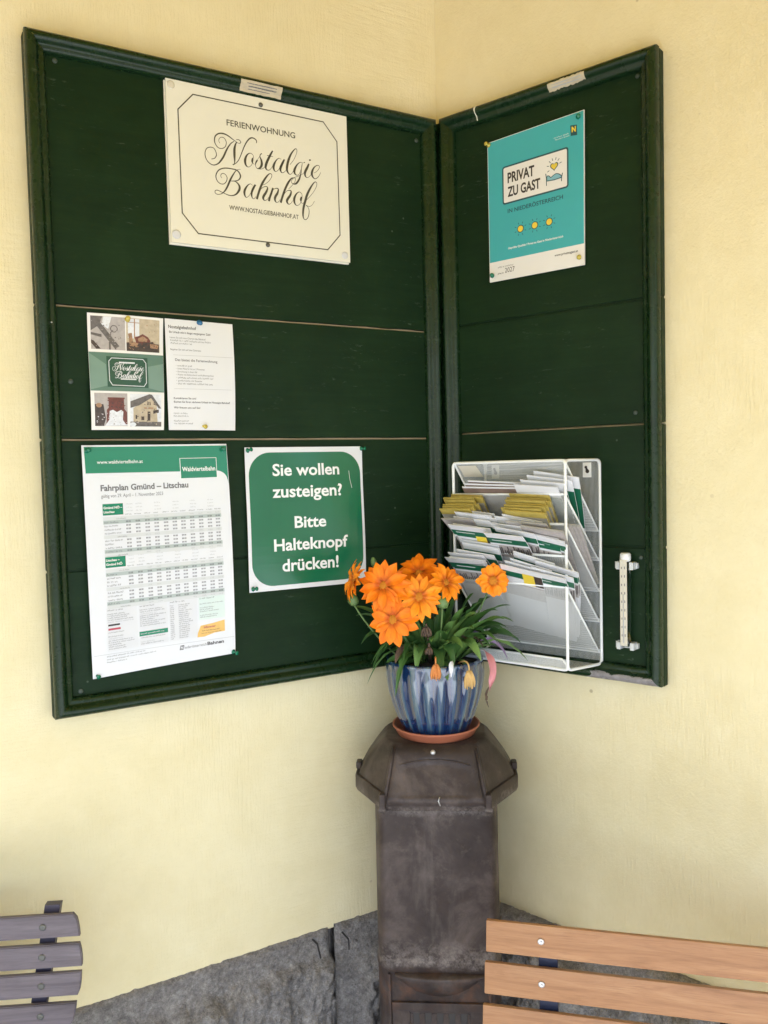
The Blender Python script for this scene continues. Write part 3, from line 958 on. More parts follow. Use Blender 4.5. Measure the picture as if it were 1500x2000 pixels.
pv.poly('heart', 'petrol', heart(156.8, 207.5, 9.2), 4, False)
pv.poly('heart', 'yellow', heart(156.8, 207.6, 7.2), 5, False)
for a in (15, 48, 75, 105, 132, 165, 205):
    x, y = 156.8 + 12.5 * math.cos(R(a)), 207 + 13 * math.sin(R(a))
    pv.line('heart_rays', 'petrol', [(x, y), (x + 4.2 * math.cos(R(a)), y + 4.2 * math.sin(R(a)))], 1.3, 4)
bl = catmull([(140, 184), (141, 191.5), (145, 191), (149, 187.2), (154, 189.5), (161, 191.6), (168, 189), (172.5, 184.5), (172, 181.5), (156, 180.5)], 4)
pv.poly('bed', 'skyblue', bl + [(140, 182)], 4, False)
pv.line('bed', 'petrol', bl, 1.5, 5)
pv.line('bed', 'petrol', [(139.5, 182.2), (156, 180.4), (173.2, 181.2)], 1.7, 5)
pv.line('bed', 'petrol', [(137.8, 196.8), (139.2, 188), (139.2, 173.2)], 1.8, 5)
pv.line('bed', 'petrol', [(175.2, 189.2), (173.2, 182), (173.0, 174.2)], 1.8, 5)
for cx in (77.4, 111, 144.3):
    pv.disc('sun_outline#%d' % cx, 'petrol', cx, 99.7, 8.0, None, 2)
    pv.disc('sun_symbol#%d' % cx, 'yellow', cx, 99.7, 6.3, None, 3)
    for k in range(8):
        a = R(22 + 45 * k)
        x, y = cx + 11 * math.cos(a), 99.7 + 11 * math.sin(a)
        pv.line('sun_rays', 'petrol', [(x, y), (x + 3.4 * math.cos(a), y + 3.4 * math.sin(a))], 1.2, 2)
pv.text('small_print', 'white_ink', 'Geprüfte Qualität / Privat zu Gast in Niederösterreich', 47.1, 62.6, 175.4, 4.4, True, .02, 2)
pv.text('address_print', 'ink', 'www.privatzugast.at', 155.9, 27.6, 207.6, 4.8, True, .015, 1)
pv.text('year_print', 'ink', '2027', 38.2, 14.8, 62, 10.6, True, 0, 1)
pv.greek('year_print', 'ink', 21.1, 27.2, 61.5, 2.8)
pv.text('year_print', 'ink', 'gültig bis', 20.4, 14.2, 34.8, 2.9, True, .01, 1)
pv.poly('emblem', 'petrol', [(192.4, 277.3), (206.7, 274.9), (207.2, 254.6), (193.3, 256.8)], 2, False)
pv.text('emblem', 'yellow', 'N', 195.4, 263.6, 204.6, 10.2, True, .05, 3, -.1)
pv.greek('emblem_print', 'white_ink', 155.9, 261.8, 190.3, 2.5, 2)
pv.greek('emblem_print', 'white_ink', 159.0, 257.6, 190.3, 2.5, 2)
pv.finish()

# --- photo flyer and text flyer
f1 = Sheet(PL, [(.783, 1.8923), (.646, 1.8908), (.6531, 1.6826), (.7847, 1.6824)], 137, 209, .0262, 'photo_flyer', 'white flyer with four small photos and a green middle band pinned to the left board', 'flyer', None,
           lambda a, b: .003 * math.sin(math.pi * a) + .005 * (1 - b) * (1 - a) + .003 * math.sin(6 * b), 'glossy')
f1.rect('green_band', 'ph_teal', .3, 70.0, 136.7, 139.8)
f1.poly('green_band', 'ph_teal2', [(107, 117), (136.6, 124), (136.6, 71), (108, 77)], 2)
f1.poly('green_band#2', 'ph_teal2', [(.4, 72), (.4, 138), (30, 118), (32, 80)], 2)
f1.rect('sign_photo', 'ph_green', 30.8, 77.4, 106.2, 133.0, 3)
f1.line('sign_photo', 'ph_white', [(40, 130.1), (97.7, 130), (102.9, 123.3), (102.9, 86.9), (98.1, 80), (39.7, 80.8), (34.8, 88.7), (34.8, 124.2)], 1.3, 4, True)
f1.rect('sign_photo', 'ph_white', 53, 121.0, 82, 123.8, 4)
f1.rect('sign_photo', 'ph_white', 55, 91.2, 84, 93.4, 4)
for st in STROKES:
    f1.ribbon('sign_lettering', 'ph_white', [((x - 189) * .238 + 69, (y - 155) * .238 + 106.5, w * .238) for x, y, w in st], 4, kw=1.9)
# level crossing photo
f1.rect('crossing_photo', 'ph_grey', 5.2, 145.0, 66, 204.4)
f1.poly('crossing_photo', 'ph_mid', [(5.4, 204), (26, 204), (20, 188), (5.4, 178)], 2)
f1.poly('crossing_photo', 'ph_white', [(28, 204), (42, 204), (36, 182), (24, 190)], 2)
f1.poly('crossing_photo', 'ph_mid', [(6, 199), (14, 203), (55, 152), (47, 147)], 3)
f1.poly('crossing_photo', 'ph_mid', [(5.4, 175), (24, 172), (24, 166.5), (5.4, 171)], 2)
f1.poly('crossing_photo', 'ph_dark', [(5.4, 162), (10, 160), (22, 146), (14, 145.4), (5.4, 156)], 2)
f1.line('crossing_photo', 'ph_mid', [(46 + 6 * math.cos(R(a)), 183 + 6 * math.sin(R(a))) for a in range(0, 360, 30)], 1.6, 3, True)
f1.line('crossing_photo', 'ph_mid', [(40, 166), (40, 176), (44, 180)], 1.4, 3)
f1.line('crossing_photo', 'ph_mid', [(38, 158), (38, 146)], 3.2, 2)
# parlour photo
f1.rect('parlour_photo', 'ph_cream', 68, 144.4, 130, 204.6)
f1.rect('parlour_photo', 'ph_white', 71, 168, 82, 203.5, 2)
f1.rect('parlour_photo', 'ph_white', 84, 172, 92, 203.5, 2)
f1.rect('parlour_photo', 'ph_tan', 82, 168, 84, 203.5, 2)
f1.rect('parlour_photo', 'ph_tan', 71, 196, 92, 197.2, 3)
f1.rect('parlour_photo', 'ph_dark', 68, 144.5, 129, 160, 2)
f1.poly('parlour_photo', 'ph_tan', [(71, 176), (78, 178), (80, 162), (90, 160), (88, 152), (74, 154)], 3)
f1.poly('parlour_photo', 'ph_red', [(83, 170), (91, 173), (98, 177), (108, 172), (113, 165), (110, 160), (86, 160)], 3)
f1.poly('parlour_photo', 'ph_tan', [(89, 168), (98, 173), (107, 168), (106, 163), (90, 163)], 4)
f1.poly('parlour_photo', 'ph_dark', [(96, 160), (118, 164), (122, 150), (98, 149)], 4)
f1.poly('parlour_photo', 'ph_tan', [(112, 160), (128, 158), (126, 151), (112, 152)], 5)
# bedroom photo
f1.rect('bedroom_photo', 'ph_grey', 6.4, 6.8, 66, 66.2)
f1.poly('bedroom_photo', 'ph_dark', [(6.6, 7), (6.6, 46), (22, 46), (26, 20), (22, 7)], 2)
f1.poly('bedroom_photo', 'ph_red', [(30, 58.5), (61, 58.5), (61, 55.5), (59.5, 55.5), (60, 38), (65, 32), (65.5, 10), (27, 10), (28, 36), (31.5, 40), (31.5, 55.5), (30, 55.5)], 2)
f1.poly('bedroom_photo', 'ph_white', [(33, 34), (39, 36), (46, 32), (54, 36), (58, 33), (57, 18), (64, 8), (24, 7), (32, 18)], 3)
f1.disc('bedroom_photo', 'ph_tan', 14, 44, 5, 4, 3)
# station photo
f1.rect('station_photo', 'ph_white', 71, 6.2, 131.4, 66)
f1.poly('station_photo', 'ph_cream', [(77, 14), (77, 40), (90, 48), (110, 62), (122, 46), (124, 14)], 2)
f1.poly('station_photo', 'ph_mid', [(71.5, 52), (108, 66), (113, 65), (131, 40), (126, 40), (111, 59), (88, 45), (71.5, 40)], 3)
f1.rect('station_photo', 'ph_mid', 71.2, 6.4, 131.2, 15, 4)
f1.rect('station_photo', 'ph_dark', 104, 17, 109.5, 34, 4)
f1.rect('station_photo', 'ph_dark', 92, 18, 97.5, 25, 4)
f1.rect('station_photo', 'ph_dark', 81, 20, 84, 27, 4)
f1.rect('station_photo', 'ph_dark', 104, 46, 106, 52, 4)
f1.rect('station_photo', 'ph_dark', 108, 46, 110, 52, 4)
f1.rect('station_photo', 'ph_tan', 97, 39, 115, 41.5, 4)
f1.poly('station_photo', 'ph_dark', [(115, 36), (126, 38), (126, 32), (115, 30)], 5)
f1.disc('station_photo', 'ph_white', 76, 10, 6, 4, 5)
def grain(part, x0, y0, x1, y1, mats, n, layer=6):
    # the fine mottling of the printed photographs
    rn = random.Random(int(x0 + y0 * 3))
    for k in range(n):
        x, y = rn.uniform(x0 + 1, x1 - 3), rn.uniform(y0 + 1, y1 - 3)
        w, h = rn.uniform(.7, 3.4), rn.uniform(.6, 2.4)
        a = rn.uniform(-.6, .6)
        f1.raw(part, rn.choice(mats), [(x, y), (x + w, y + a), (x + w * rn.uniform(.6, 1), y + h + a), (x + w * .2, y + h)], [(0, 1, 2, 3)], layer)
grain('crossing_photo', 5.2, 145, 66, 204, ['ph_grey', 'ph_mid', 'ph_grey'], 40)
grain('parlour_photo', 68, 144.5, 130, 166, ['ph_dark', 'ph_tan', 'ph_red', 'ph_dark'], 40)
grain('parlour_photo', 82, 166, 130, 204, ['ph_cream', 'ph_tan', 'ph_cream'], 22)
grain('bedroom_photo', 6.4, 7, 66, 36, ['ph_grey', 'ph_grey', 'ph_white'], 34)
grain('bedroom_photo', 28, 36, 64, 56, ['ph_red', 'ph_dark', 'ph_red'], 40)
grain('station_photo', 76, 8, 128, 44, ['ph_cream', 'ph_grey', 'ph_cream', 'ph_mid'], 40)
grain('station_photo', 86, 44, 124, 58, ['ph_mid', 'ph_cream', 'ph_dark'], 12)
f1.finish()

f2 = Sheet(PL, [(.6441, 1.8909), (.5116, 1.8881), (.5130, 1.6818), (.6440, 1.6826)], 132, 207, .0262, 'text_flyer', 'white flyer of printed text beside the photo flyer on the left board', 'flyer', None,
           lambda a, b: .004 * math.sin(math.pi * a) * (1 - b) + .006 * a * math.sin(math.pi * b) + .002, 'paper')
T = lambda txt, x0, y, x1, h, mat='ink_mid', bold=0.0: f2.text('print#' + txt, mat, txt, x0, y, x1, h, True, bold, 1)
T('Nostalgiebahnhof', 6.1, 189.8, 59.3, 6.2, 'ink', .012)
T('Ein Urlaub wie in längst vergangener Zeit!', 7.3, 181.0, 86.7, 4.0, 'ink', .012)
T('Lassen Sie sich vom Charme des Bahnhof', 8.1, 171.2, 76.4, 3.4)
f2.greek('print#%d' % len(f2.ink), 'ink_mid', 9, 166, 86.3, 2.9)
f2.greek('print#%d' % len(f2.ink), 'ink_mid', 8.8, 160.8, 49.8, 2.9)
T('Begeben Sie sich auf eine Zeitreise.', 8.5, 149.2, 67, 3.4)
f2.line('rule', 'ink_pale', [(13.6, 140.3), (128.7, 141)], .5)
T('Das bietet die Ferienwohnung', 16.5, 129.2, 97.7, 5.0, 'ink_mid', .012)
for k, (ln, x1) in enumerate((('etwa 80 m² groß', 47.6), ('bietet Platz für bis zu 5 Personen', 72), ('Einrichtung in altem Stil', 57), ('Küche mit Elektroherd und Kaffeemaschine', 89.2), ('', 88), ('große Küche mit Essecke', 66), ('', 85.3))):
    y = 119.2 - 5.6 * k
    f2.rect('bullet#%d' % k, 'ink_pale', 17.2, y + 1.2, 18.4, y + 2.2)
    if ln:
        T(ln, 20.5, y, x1, 3.3)
    else:
        f2.greek('print#%d' % len(f2.ink), 'ink_mid', 20.6, y, x1, 2.9)
f2.line('rule', 'ink_pale', [(12.9, 77.3), (124.8, 78.3)], .5)
T('Kontaktieren Sie uns!', 11.3, 58.0, 53.6, 3.7, 'ink', .01)
T('Buchen Sie Ihren nächsten Urlaub im Nostalgie-Bahnhof!', 11.2, 51.2, 120.7, 3.7, 'ink', .01)
T('Wir freuen uns auf Sie!', 10.8, 40.4, 60.8, 3.8, 'ink', .01)
for y, x1 in ((30, 37.5), (25, 38), (16, 38), (11, 45.7)):
    f2.greek('print#%d' % len(f2.ink), 'ink_mid', 10, y, x1, 2.8)
f2.finish()

# --- railway timetable
tm = Sheet(PL, [(.8035, 1.6549), (.5325, 1.6558), (.5285, 1.2427), (.8016, 1.2322)], 271, 418, .0262, 'timetable_poster', 'laminated white railway timetable with green header pinned to the left board', 'poster', None,
           lambda a, b: .0015 + .006 * math.sin(math.pi * b) * (.5 + a) + .004 * (1 - a) * (1 - b) ** 3 + .002 * math.sin(5 * a + 2), 'lam')
tm.poly('header_band', 'hgreen', [(5, 368), (248, 366)] + [(248 + 21 * math.sin(R(k)), 345 + 21 * math.cos(R(k))) for k in range(10, 90, 12)] + [(270, 340), (270.4, 415), (4, 415)], 1)
tm.text('header_lettering', 'white_ink', 'www.waldviertelbahn.at', 25.5, 384.6, 108.3, 6.6, True, .008, 2)
tm.rect('header_box', 'white_ink', 177.4, 352.3, 248.8, 391.8, 2)
tm.rect('header_box', 'hgreen', 178.4, 353.3, 247.8, 390.8, 3)
tm.text('header_lettering', 'white_ink', 'Waldviertelbahn', 181.3, 366.6, 245.3, 8.6, True, .018, 4)
tm.text('title_print', 'ink_mid', 'Fahrplan Gmünd – Litschau', 29.5, 335.8, 191.4, 11.0, True, .03)
tm.text('title_print', 'ink_mid', 'gültig von 29. April – 1. November 2023', 29.9, 323.4, 142.6, 6.6, True, 0)
colx = [75.8, 93.2, 110.8, 127.6, 145.2, 161.8, 178, 195, 212, 229, 244.8]
def block(ytop, rows, boxy, txt):
    tm.rect('direction_box#%d' % ytop, 'hgreen', 31.2, boxy, 67.6, boxy + 20.6, 1)
    for k, t_ in enumerate(txt):
        tm.text('direction_lettering', 'white_ink', t_, 32.6, boxy + 11.6 - 7.6 * k, None, 4.3, True, .02, 2)
    for j in range(4):
        for k, x in enumerate(colx):
            if j < 3 and k in (2, 4, 6, 8, 10):
                continue
            tm.greek('table_print', 'ink_pale' if j < 3 else 'ink_mid', x - 5.5 + (3 if j < 3 else 0), ytop + 26 - 6.2 * j, x + 5.5 + (3 if j < 3 else 0), 2.2, 1, j)
    y = ytop
    for kind in rows:
        if kind in 'DPG':
            tm.rect('table_rows', {'D': 'row_dark', 'P': 'row_pale', 'G': 'row_pale'}[kind], 31.2, y - 1.2, 251.8, y + 5.4, 1)
        if kind in 'DR':
            tm.greek('table_print', 'ink_mid', 33, y + .4, 33 + random.choice((18, 24, 28, 30)), 3.0, 2, int(y))
            for x in colx:
                for s_ in (-3.9, -1.9, .7, 2.7):
                    tm.raw('table_print', 'ink_mid', [(x + s_, y + .4), (x + s_ + 1.2, y + .4), (x + s_ + 1.2, y + 3.4), (x + s_, y + 3.4)], [(0, 1, 2, 3)], 2)
        if kind == 'P':
            for x in colx[2:4] + colx[7:]:
                tm.greek('table_print', 'ink_pale', x - 4, y + 1, x + 4, 2.4, 2)
            tm.greek('table_print', 'ink_mid', 55, y + .4, 72, 2.0, 2)
        y -= 6.6
block(283.2, 'PDRRRPRRRDP', 291.5, ('Gmünd NÖ –', 'Litschau'))
block(188.6, 'PDRRRPRRRDP', 196.6, ('Litschau –', 'Gmünd NÖ'))
for i, (x0, x1) in enumerate(((28.5, 84), (87, 140.5), (143.5, 197), (200.5, 251.5))):
    tm.rect('info_boxes', 'box_mint' if i == 3 else 'box_pale', x0, 44.5 if i < 3 else 77, x1, 123.5, 1)
    tm.greek('info_print', 'ink_mid', x0 + 2, 118.0, x0 + 30, 2.6, 2)
    y = 111.5
    while y > (47 if i < 3 else 80):
        if not (i == 1 and 60 < y < 76):
            if i == 2:
                tm.greek('info_print', 'ink_mid', x0 + 2, y, x0 + 9, 2.1, 2)
                tm.greek('info_print', 'ink_mid', x0 + 18, y, x0 + random.uniform(34, 44), 2.1, 2)
            elif random.random() < .86 and not (i == 0 and 82 < y < 96):
                tm.greek('info_print', 'ink_mid' if random.random() < .7 else 'ink_pale', x0 + 2, y, x0 + random.uniform(26, 50), 2.1, 2)
        y -= 3.75
tm.rect('info_print', 'ink', 31, 90.5, 52, 93.8, 2)
tm.rect('info_print', 'red', 31, 82.8, 53, 86.4, 2)
tm.rect('info_bar', 'hgreen', 86.6, 63.2, 140, 71.8, 2)
tm.greek('info_bar', 'row_pale', 89, 66.5, 132, 2.2, 3)
tm.poly('gold_ticket', 'gold', [(197, 52), (203, 66), (226, 68), (250.3, 71.5), (250.6, 49), (230, 48.5), (210, 43.5), (196, 44)], 2)
tm.text('gold_ticket', 'red', 'Infocenter', 209, 60.0, 232, 4.2, True, .02, 3)
tm.greek('gold_ticket', 'ph_red', 206, 54.2, 240, 2.2, 3)
tm.greek('gold_ticket', 'ph_red', 204, 49.6, 244, 2.0, 3)
tm.line('footer_rule', 'ink_pale', [(4.6, 40.4), (268.5, 34.6)], .6)
tm.poly('footer_emblem', 'ink_mid', [(160.9, 24.6), (162.6, 33.0), (170.2, 33.4), (168.6, 24.6)], 1, False)
tm.text('footer_emblem', 'lam', 'N', 163.2, 26.3, 168.0, 5.4, True, .04, 2)
tm.text('footer_print', 'ink_mid', 'iederösterreich', 170.6, 25.6, 213.8, 5.6, True, 0)
tm.text('footer_print', 'ink', 'Bahnen', 215.2, 25.6, 248, 6.6, True, .03)
for x0, y, x1 in ((26.5, 34.4, 96), (26.2, 29.2, 117), (26, 24.2, 61.8)):
    tm.greek('footer_print', 'ink_mid', x0, y, x1, 2.5)
tm.finish()

# --- boarding notice
sb = Sheet(PL, [(.4947, 1.6485), (.2301, 1.6484), (.2276, 1.3575), (.4942, 1.3589)], 265, 290, .0262, 'boarding_notice', 'green rounded boarding notice with big white words on a white laminated sheet', 'notice', None,
           lambda a, b: .001 + .0035 * math.sin(math.pi * a) * math.sin(math.pi * b) + .0022 * math.sin(7 * a + 4 * b) * math.sin(math.pi * b), 'lam')
pts = []
for cx, cy, a0 in ((213, 56, -90), (213, 233, 0), (53, 233, 90), (53, 56, 180)):
    for k in range(13):
        a = R(a0 + 90 * k / 12)
        pts.append((cx + 46 * math.cos(a), cy + 46.5 * math.sin(a)))
sb.poly('green_field', 'sgreen', pts, 1)
for txt, x0, x1, y, h in (('Sie wollen', 57.7, 207.7, 232.6, 24.4), ('zusteigen?', 56, 212, 188.6, 25.2), ('Bitte', 102, 172.6, 125.2, 24.4), ('Halteknopf', 54.6, 222.2, 80.0, 24.8), ('drücken!', 71.3, 199.5, 37.6, 25.4)):
    sb.text('lettering#' + txt, 'white_ink', txt, x0, y, x1, h, True, .022, 2)
sb.line('scratch', 'white_ink', [(231, 239), (232.4, 222), (236.5, 203)], .9, 2)
sb.finish()

# ------------------------------------------------------------------ push pins
def pin_mesh():
    m = MB().lathe([(.0008, -.001), (.0046, .0), (.0050, .0008), (.0046, .0018), (.0026, .0026), (.0022, .0060), (.0026, .0088), (.0040, .0096), (.0043, .0106), (.0038, .0116), (.0015, .0122)], 16)
    return m
def push_pin(fn, u, z, d, col, label, tilt=(0, 0)):
    o = pin_mesh().build('push_pin', col, None, (0, 0, 0), True)
    ux = (fn(1, 0, 0) - fn(0, 0, 0)).normalized()
    dn = (fn(0, 0, 1) - fn(0, 0, 0)).normalized()
    ax = (dn + ux * tilt[0] + Vector((0, 0, tilt[1]))).normalized()
    o.rotation_euler = ax.to_track_quat('Z', 'Y').to_euler()
    o.location = fn(u, z, d)
    tag(o, label, 'push pin', 'push pins holding the papers')
for fn, u, z, d, c, lb, t in (
    (PL, .7132, 1.8837, .0295, 'pin_yellow', 'yellow push pin at the top edge of the photo flyer', (.1, .1)),
    (PL, .5785, 1.8875, .0285, 'pin_blue', 'blue push pin at the top edge of the text flyer', (0, -.3)),
    (PL, .5790, 1.6905, .0290, 'pin_yellow', 'yellow push pin at the bottom edge of the text flyer', (-.3, -.2)),
    (PL, .7940, 1.6455, .0285, 'pin_green', 'green push pin at the top left corner of the railway timetable', (-.2, .1)),
    (PL, .5395, 1.6458, .0285, 'pin_green', 'green push pin at the top right corner of the railway timetable', (.1, 0)),
    (PL, .7958, 1.2388, .0285, 'pin_green', 'green push pin at the bottom left corner of the railway timetable', (-.4, -.35)),
    (PL, .5331, 1.2460, .0285, 'pin_green', 'green push pin at the bottom right corner of the railway timetable', (-.5, -.2)),
    (PL, .4890, 1.6423, .0275, 'pin_green', 'green push pin at the top left corner of the green boarding notice', (-.5, .2)),
    (PL, .2325, 1.6439, .0275, 'pin_green', 'green push pin at the top right corner of the green boarding notice', (-.5, 0)),
    (PL, .4870, 1.3658, .0275, 'pin_green', 'green push pin at the bottom left corner of the green boarding notice', (-.5, .15)),
    (PR, .1520, 2.2796, .0268, 'pin_yellow', 'yellow push pin at the top left corner of the turquoise sign', (-.1, .1)),
    (PR, .3580, 2.2818, .0268, 'pin_green', 'green push pin at the top right corner of the turquoise sign', (.5, -.2)),
    (PR, .1549, 2.0060, .0268, 'pin_green', 'green push pin at the bottom left corner of the turquoise sign', (.5, -.1)),
    (PR, .3560, 2.0094, .0268, 'pin_yellow', 'yellow push pin at the bottom right corner of the turquoise sign', (.5, -.2))):
    push_pin(fn, u, z, d, c, lb, t)

# ------------------------------------------------------------------ wire mesh brochure rack
RB0, RB1, RF0, RF1, DB, DF = .126, .3925, .121, .3765, .0235, .140
RTOP, RBOT = 1.607, 1.205
ZF = [1.607, 1.5425, 1.4855, 1.4245, 1.3655]
ZB = [1.4655, 1.4066, 1.3445, 1.2831, 1.2207]
ro = PR((RB0 + RB1) / 2, 1.19, .05)
rk = thing('brochure_rack', 'white wire mesh brochure rack with five sloping pockets on the right board', 'brochure rack', ro)
def loop(pts, r=.0029, name='frame_wire', close=True, rad=.008):
    q = []
    n = len(pts)
    for i in range(n):
        p = Vector(pts[i])
        if not close and i in (0, n - 1):
            q.append(p)
            continue
        a = (Vector(pts[i - 1]) - p).normalized()
        b_ = (Vector(pts[(i + 1) % n]) - p).normalized()
        for k in range(5):
            t = k / 4
            q.append((p + a * rad) * (1 - t) ** 2 + p * 2 * t * (1 - t) + (p + b_ * rad) * t * t)
    if close:
        q.append(q[0])
        q.append(q[1])
    return MB().tube(q, r, 8, not close).build(name, 'rod', rk, ro, True)
def mesh_panel(pts, w, h, name, mat='mesh'):
    return obj(name, [Vector(p) for p in pts], [(0, 1, 2, 3)], mat, rk, ro, False, [(0, 0), (w, 0), (w, h), (0, h)])
loop([PR(RF0, RTOP, DF), PR(RF1, RTOP, DF), PR(RF1, RBOT, DF), PR(RF0, RBOT, DF)], .0031, 'front_frame')
loop([PR(RB0, RTOP, DB), PR(RB1, RTOP, DB), PR(RB1, RBOT - .008, DB), PR(RB0, RBOT - .008, DB)], .0031, 'back_frame')
for uf, ub in ((RF0, RB0), (RF1, RB1)):
    loop([PR(uf, RTOP, DF), PR(ub, RTOP, DB), PR(ub, RBOT - .008, DB), PR(uf, RBOT, DF)], .0030, 'side_frame', True, .012)
mesh_panel([PR(RB0, RBOT - .008, DB - .001), PR(RB1, RBOT - .008, DB - .001), PR(RB1, RTOP, DB - .001), PR(RB0, RTOP, DB - .001)], RB1 - RB0, .41, 'back_panel', 'open_mesh')
SL = []
for k in range(5):
    a0, a1 = PR(RF0 + .002, ZF[k], DF - .001), PR(RF1 - .002, ZF[k], DF - .001)
    b0, b1 = PR(RB0 + .003, ZB[k], DB + .003), PR(RB1 - .003, ZB[k], DB + .003)
    s = (a0 - b0)
    SL.append((b0, b1, s.normalized(), s.length))
    pk = mesh_panel([b0, b1, a1, a0], RB1 - RB0, s.length, 'sloping_pocket')
    w = MB().tube([a0, b0, b1, a1], .0021, 8).tube([a0, a1], .0026, 8)
    w.build('pocket_rim', 'rod', pk, ro, True).matrix_parent_inverse = Matrix.Identity(4)
    pk.children[0].location = (0, 0, 0)
    if k:
        # low back lip of the pocket, seen through the slope
        MB().tube([PR(RB0, ZB[k] + .004, DB + .001), PR(RB1, ZB[k] + .004, DB + .001)], .0015, 6).build('back_wire', 'rod', rk, ro, True)
bt = mesh_panel([PR(RB0, RBOT - .008, DB), PR(RB1, RBOT - .008, DB), PR(RF1, RBOT, DF), PR(RF0, RBOT, DF)], RB1 - RB0, .12, 'bottom_panel')
mesh_panel([PR(RF0, RBOT, DF), PR(RF1, RBOT, DF), PR(RF1, RBOT + .020, DF), PR(RF0, RBOT + .020, DF)], RB1 - RB0, .02, 'front_lip')
MB().tube([PR(RF0, RBOT + .020, DF), PR(RF1 - .012, RBOT + .020, DF), PR(RF1 - .003, RBOT + .012, DF), PR(RF1, RBOT, DF)], .0022, 8).build('front_lip_wire', 'rod', rk, ro, True)
for u in (.153, .3665):
    wall_box(PR, u - .0095, u + .0095, 1.572, 1.602, DB + .001, DB + .0024, .0006).build('hanger_plate', 'rod', rk, ro)
    m = MB()
    for dz, du, r in ((.0205, -.002, .0030), (.0125, .001, .0042), (.0165, -.0005, .0026)):
        q = MB().lathe([(r, 0), (r * .9, .0012)], 14)
        m.add([PR(u + du, 1.572 + dz, DB + .0022) + UR * v.x + Vector((0, 0, v.y)) + NR * v.z for v in q.v], q.f)
    m.build('keyhole', 'ink', rk, ro)
b0, b1, sv, sl = SL[0]
lab = [b0 + sv * (sl * f_) + UR * du + (NR * .0012 - Vector((0, 0, .0006))) for f_, du in ((.965, .008), (.965, .051), (.80, .056), (.80, .010))]
obj('paper_label', lab + [p - NR * .0008 for p in lab], [(0, 1, 2, 3), (7, 6, 5, 4), (0, 4, 5, 1), (1, 5, 6, 2), (2, 6, 7, 3), (3, 7, 4, 0)], 'scale', rk, ro)

# ------------------------------------------------------------------ leaflets and booklets in the rack (built once, then copied)
def leaf_solid(w, l, th, bend, mat, name, parent, x0=None, x1=None, y0=0.0, y1=1.0, lift=0.0):
    """a slip of folded paper: x across, y up, +z its front; the top bends forward"""
    n = 10
    xa, xb = (-w / 2 if x0 is None else x0), (w / 2 if x1 is None else x1)
    V = []
    for side in (0, 1):
        for j in range(n + 1):
            y = l * (y0 + (y1 - y0) * j / n)
            zz = bend * max(0.0, (y / l - .5) / .5) ** 2
            for x in (xa, xb):
                V.append((x, y, zz + (th / 2 + lift if side == 0 else -th / 2 - (0 if lift == 0 else -th - lift + .0001))))
    F = []
    K = 2 * (n + 1)
    for j in range(n):
        a = 2 * j
        F += [(a, a + 1, a + 3, a + 2), (K + a, K + a + 2, K + a + 3, K + a + 1), (a, a + 2, K + a + 2, K + a), (a + 1, K + a + 1, K + a + 3, a + 3)]
    F += [(0, K, K + 1, 1), (2 * n, 2 * n + 1, K + 2 * n + 1, K + 2 * n)]
    o = obj(name, V, F, mat, parent)
    return smooth_by_angle(o, 35)
def leaflet(name, label, bend=.0, th=.0016, w=.099, l=.205, style='white'):
    t = thing(name, label, 'leaflet' if style in ('white', 'picture') else 'booklet')
    if style == 'white':
        leaf_solid(w, l, th, bend, 'paper', 'paper_sheets', t)
        leaf_solid(w, l, th, bend, 'bgreen', 'green_title_band', t, None, None, .82, .91, .0003)
        leaf_solid(w, l, th, bend, 'white_ink', 'title_print', t, -w * .40, w * .12, .868, .878, .0006)
        leaf_solid(w, l, th, bend, 'ph_grey', 'cover_picture', t, -w / 2, w / 2, .60, .79, .0003)
        rg = random.Random(3)
        m = MB()
        for k in range(18):
            x = -w / 2 + w * (k + .2) / 18
            h = rg.uniform(.006, .022)
            y = l * .66
            zz = th / 2 + .0009 + bend * max(0, ((y + h) / l - .5) / .5) ** 2
            m.box(x, x + w / 30, y, y + .004 + h, zz, zz + .0001)
        m.build('cover_picture_detail', 'ph_mid', t)
    elif style == 'picture':
        leaf_solid(w, l, th, bend, 'paper', 'paper_sheets', t)
        leaf_solid(w, l, th, bend, 'bgreen', 'green_title_band', t, None, w * .02, .82, .91, .0003)
        leaf_solid(w, l, th, bend, 'yellow', 'cover_picture', t, w * .02, w * .30, .74, .92, .0003)
        leaf_solid(w, l, th, bend, 'ph_dark', 'cover_picture', t, w * .30, w / 2, .74, .92, .0003)
        leaf_solid(w, l, th, bend, 'ph_grey', 'cover_picture', t, None, None, .52, .72, .0003)
    elif style == 'yellow':
        leaf_solid(w, l, th, bend, 'byellow', 'paper_sheets', t)
        leaf_solid(w, l, th, bend, 'bgrey', 'cover_print', t, None, None, .3, .93, .0003)
    elif style == 'green':
        leaf_solid(w, l, th, bend, 'paper', 'paper_sheets', t)
        leaf_solid(w, l, th, bend, 'bgreen', 'cover_print', t, None, None, .3, .84, .0003)
    elif style == 'grey':
        leaf_solid(w, l, th, bend, 'bgrey', 'paper_sheets', t)
        leaf_solid(w, l, th, bend, 'ph_grey', 'cover_print', t, None, None, .3, .97, .0003)
    elif style == 'brown':
        leaf_solid(w, l, th, bend, 'paper', 'paper_sheets', t)
        leaf_solid(w, l, th, bend, 'bbrown', 'cover_print', t, None, None, .3, .98, .0003)
    return t
protos = {}
ORD = ['first', 'second', 'third', 'fourth', 'fifth', 'sixth', 'seventh', 'eighth', 'ninth', 'tenth', 'eleventh', 'twelfth']
